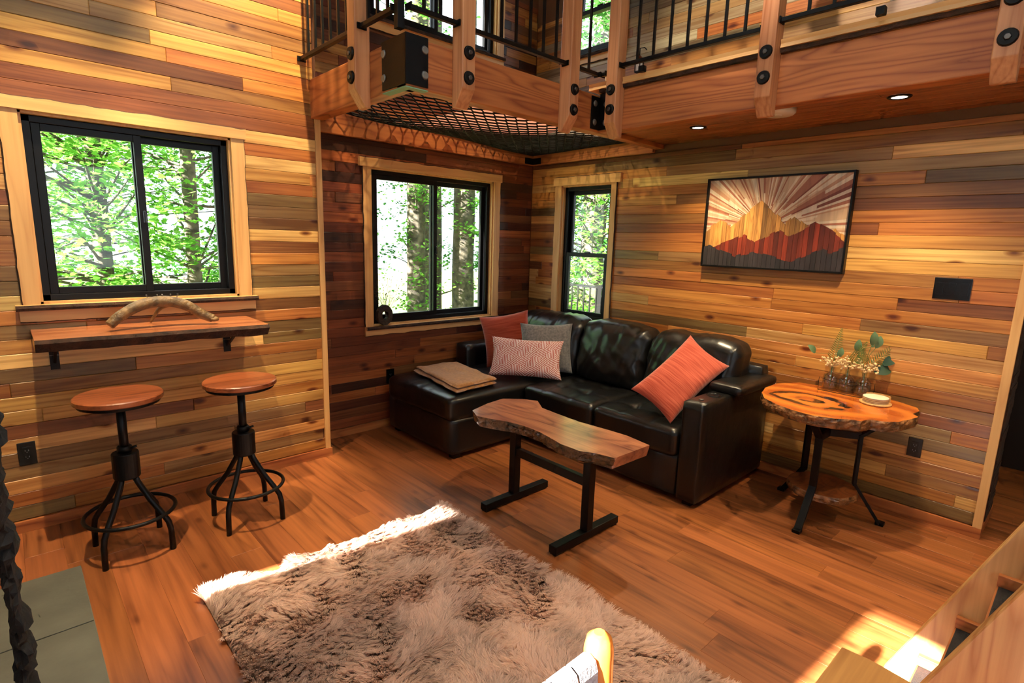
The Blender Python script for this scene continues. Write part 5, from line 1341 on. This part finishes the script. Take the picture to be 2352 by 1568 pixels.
# ================================================================== OUTSIDE
mb = MB(); mb.box(-40, 60, -40, 60, -3.2, -3.0)
struct('ground', mb, simple('forest_floor', (0.36, 0.42, 0.22), 1.0, var=0.35, vscale=0.6))
dk = thing('deck_railing', (1.5, 0.5, 0.0), 'black metal deck railing outside the narrow window', 'railing')
dx0, dy0, dy1, dz0, dz1 = 1.5, -0.25, 1.5, 0.62, 1.06
MB().bar((dx0, dy0, dz1), (dx0, dy1, dz1), 0.05, 0.03).build('top_rail', M_BLACK, dk); MB().bar((dx0, dy0, dz0), (dx0, dy1, dz0), 0.03, 0.02).build('bottom_rail', M_BLACK, dk)
for k in range(17): MB().box(dx0-0.008, dx0+0.008, dy0+0.05+k*0.1, dy0+0.066+k*0.1, dz0, dz1).build('baluster', M_BLACK, dk)
for y in (-0.2, 0.24, 1.45): MB().box(dx0-0.03, dx0+0.03, y-0.03, y+0.03, -0.02, dz1+0.03).build('post', M_BLACK, dk)
mb = MB(); mb.box(0.2, 3.0, -2.6, 4.0, -0.12, -0.02); struct('deck', mb, fir('Y'))

def leaves_mesh(C, size, flat, rg):
    """maple-like five point blades at centres C"""
    n = len(C); a = rg.uniform(0, 2*PI, n); tilt = rg.normal(0, flat, n); az = rg.uniform(0, 2*PI, n)
    nx, ny, nz_ = np.sin(tilt)*np.cos(az), np.sin(tilt)*np.sin(az), np.cos(tilt)
    Nn = np.stack([nx, ny, nz_], 1); ref = np.stack([np.cos(a), np.sin(a), np.zeros(n)], 1)
    U = ref-Nn*(ref*Nn).sum(1)[:, None]; U /= np.linalg.norm(U, axis=1)[:, None]; Vv = np.cross(Nn, U)
    prof = [(-0.45, 0), (-0.15, -0.42), (0.08, -0.20), (0.30, -0.34), (0.24, -0.10), (0.60, 0), (0.24, 0.10), (0.30, 0.34), (0.08, 0.20), (-0.15, 0.42)]
    s = rg.uniform(size*0.7, size*1.25, n); k = len(prof)
    P = np.zeros((n, k, 3))
    for i, (p, q) in enumerate(prof):
        P[:, i, :] = C+U*(p*s)[:, None]+Vv*(q*s)[:, None]+Nn*((-0.12*abs(q))*s)[:, None]
    F = np.arange(n*k).reshape(n, k)
    me = bpy.data.meshes.new('foliage'); me.vertices.add(n*k); me.vertices.foreach_set('co', P.reshape(-1))
    me.loops.add(n*k); me.loops.foreach_set('vertex_index', F.reshape(-1).astype(np.int32)); me.polygons.add(n)
    me.polygons.foreach_set('loop_start', (np.arange(n)*k).astype(np.int32)); me.update(calc_edges=True); return me
def tree(name, x, y, r, label, trunk_h=9.0, sprays=0, box=None, leaf=0.09, mat=None, seed=1, per=60, rad=0.5, trunk=True, group='trees outside', flat=0.5):
    rg = np.random.default_rng(seed); R = random.Random(seed)
    t = thing(name, (x, y, -3.0), label, 'tree', group); o = Vector((x, y, -3.0))
    m = MB(); n = 14; seg = 40; vs = []; fs = []
    for i in range(seg+1):
        z = -3.0+(trunk_h+3)*i/seg; rr = r*(1.12-0.35*i/seg)
        for k in range(n*2):
            a = PI*k/n; q = 1+0.07*nz(math.cos(a)*5+seed, math.sin(a)*5, z*0.8)+0.05*nz(math.cos(a)*14, math.sin(a)*14, z*2+seed)
            vs.append((x+rr*q*math.cos(a)+0.02*nz(z*0.5, seed, 1), y+rr*q*math.sin(a), z))
    for i in range(seg):
        for k in range(2*n): fs.append((i*2*n+k, i*2*n+(k+1) % (2*n), (i+1)*2*n+(k+1) % (2*n), (i+1)*2*n+k))
    fs.append(tuple(seg*2*n+k for k in range(2*n)))
    m.add(vs, fs, 0, True); m.build('trunk', M_TRUNK, t)
    if sprays:
        cs = []; bm_ = MB()
        for s in range(sprays):
            c = np.array([R.uniform(box[0], box[1]), R.uniform(box[2], box[3]), R.uniform(box[4], box[5])])
            rr = rad*R.uniform(0.5, 1.2); q = rg.normal(0, 1, (per, 3))*np.array([rr*0.55, rr*0.55, 0.07])
            q[:, 2] -= 0.18*(q[:, 0]**2+q[:, 1]**2)/max(rr, 0.1)
            cs.append(c+q)
            if s % 3 == 0:
                p1 = Vector(c); p0 = Vector((x, y, c[2]-R.uniform(0.1, 0.9))); mid = p0.lerp(p1, 0.6)+Vector((0, 0, R.uniform(-0.1, 0.25)))
                bm_.tube([p0, mid, p1], [0.022, 0.012, 0.004], 5, cap=False)
        tag(bm_.build('branches', M_TRUNK, t), kind='stuff')
        C = np.concatenate(cs)-np.array([x, y, -3.0]); me = leaves_mesh(C, leaf, flat, rg)
        fo = link('foliage', me, mat or M_LEAF, t); tag(fo, kind='stuff')
    return t
tree('maple_tree', -2.9, 5.6, 0.11, 'leafy bright maple filling left half of the left window', 8, 230, (-5.2, -2.25, 2.6, 6.6, -0.6, 4.2), 0.095, M_LEAF, 3, 66, 0.5)
tree('maple_tree', -1.90, 5.0, 0.095, 'slim dark maple trunk in right pane of the left window', 9, 230, (-3.2, 0.6, 4.8, 8.2, -0.8, 4.8), 0.10, M_LEAF, 4, 60, 0.5)
tree('maple_tree', -3.6, 9.5, 0.16, 'farther maple behind the foliage of the left window', 9, 240, (-6.0, 0.8, 7.5, 11.0, -1.5, 6.0), 0.13, M_LEAFD, 5, 60, 0.7)
tree('cedar_tree', 3.79, 6.0, 0.235, 'thick rough trunk at right in the large window', 13, 0, seed=6)
tree('cedar_tree', 3.9, 7.4, 0.22, 'middle tree trunk seen in right pane of the large window', 13, 60, (2.6, 5.2, 6.6, 8.8, -1.5, 9.5), 0.10, M_LEAFD, 7, 50, 0.5)
tree('cedar_tree', 2.62, 6.15, 0.19, 'ivy clad trunk left of the sash in the large window', 13, 70, (2.2, 3.0, 5.5, 6.3, -1.0, 8.5), 0.085, M_LEAF, 8, 40, 0.24)
tree('cedar_tree', 1.35, 7.6, 0.10, 'thin pale trunk at left edge of the large window', 11, 46, (0.7, 2.0, 6.8, 8.4, 0.0, 5.0), 0.09, M_LEAFD, 9, 34, 0.45)
tree('vine_maple', 2.4, 9.6, 0.05, 'light leafy sapling in the bright gap of the large window', 5, 60, (0.8, 4.4, 8.0, 11.0, -0.9, 3.6), 0.09, M_LEAF, 10, 18, 0.5)
tree('fir_tree', 6.0, 4.05, 0.26, 'broad trunk seen through the narrow window', 13, 230, (3.0, 7.0, 1.4, 6.2, -0.6, 4.0), 0.10, M_LEAF, 11, 50, 0.5)
tree('fir_tree', 7.6, 6.4, 0.22, 'grey trunk at left of the narrow window', 13, 300, (5.5, 10.0, 3.5, 9.0, -1.8, 5.5), 0.13, M_LEAFD, 12, 55, 0.7)
tree('fir_tree', 5.2, 2.4, 0.15, 'tree with green boughs beyond the upper right window', 14, 130, (3.2, 6.6, 0.2, 4.4, 4.4, 8.5), 0.10, M_LEAFD, 14, 46, 0.6)
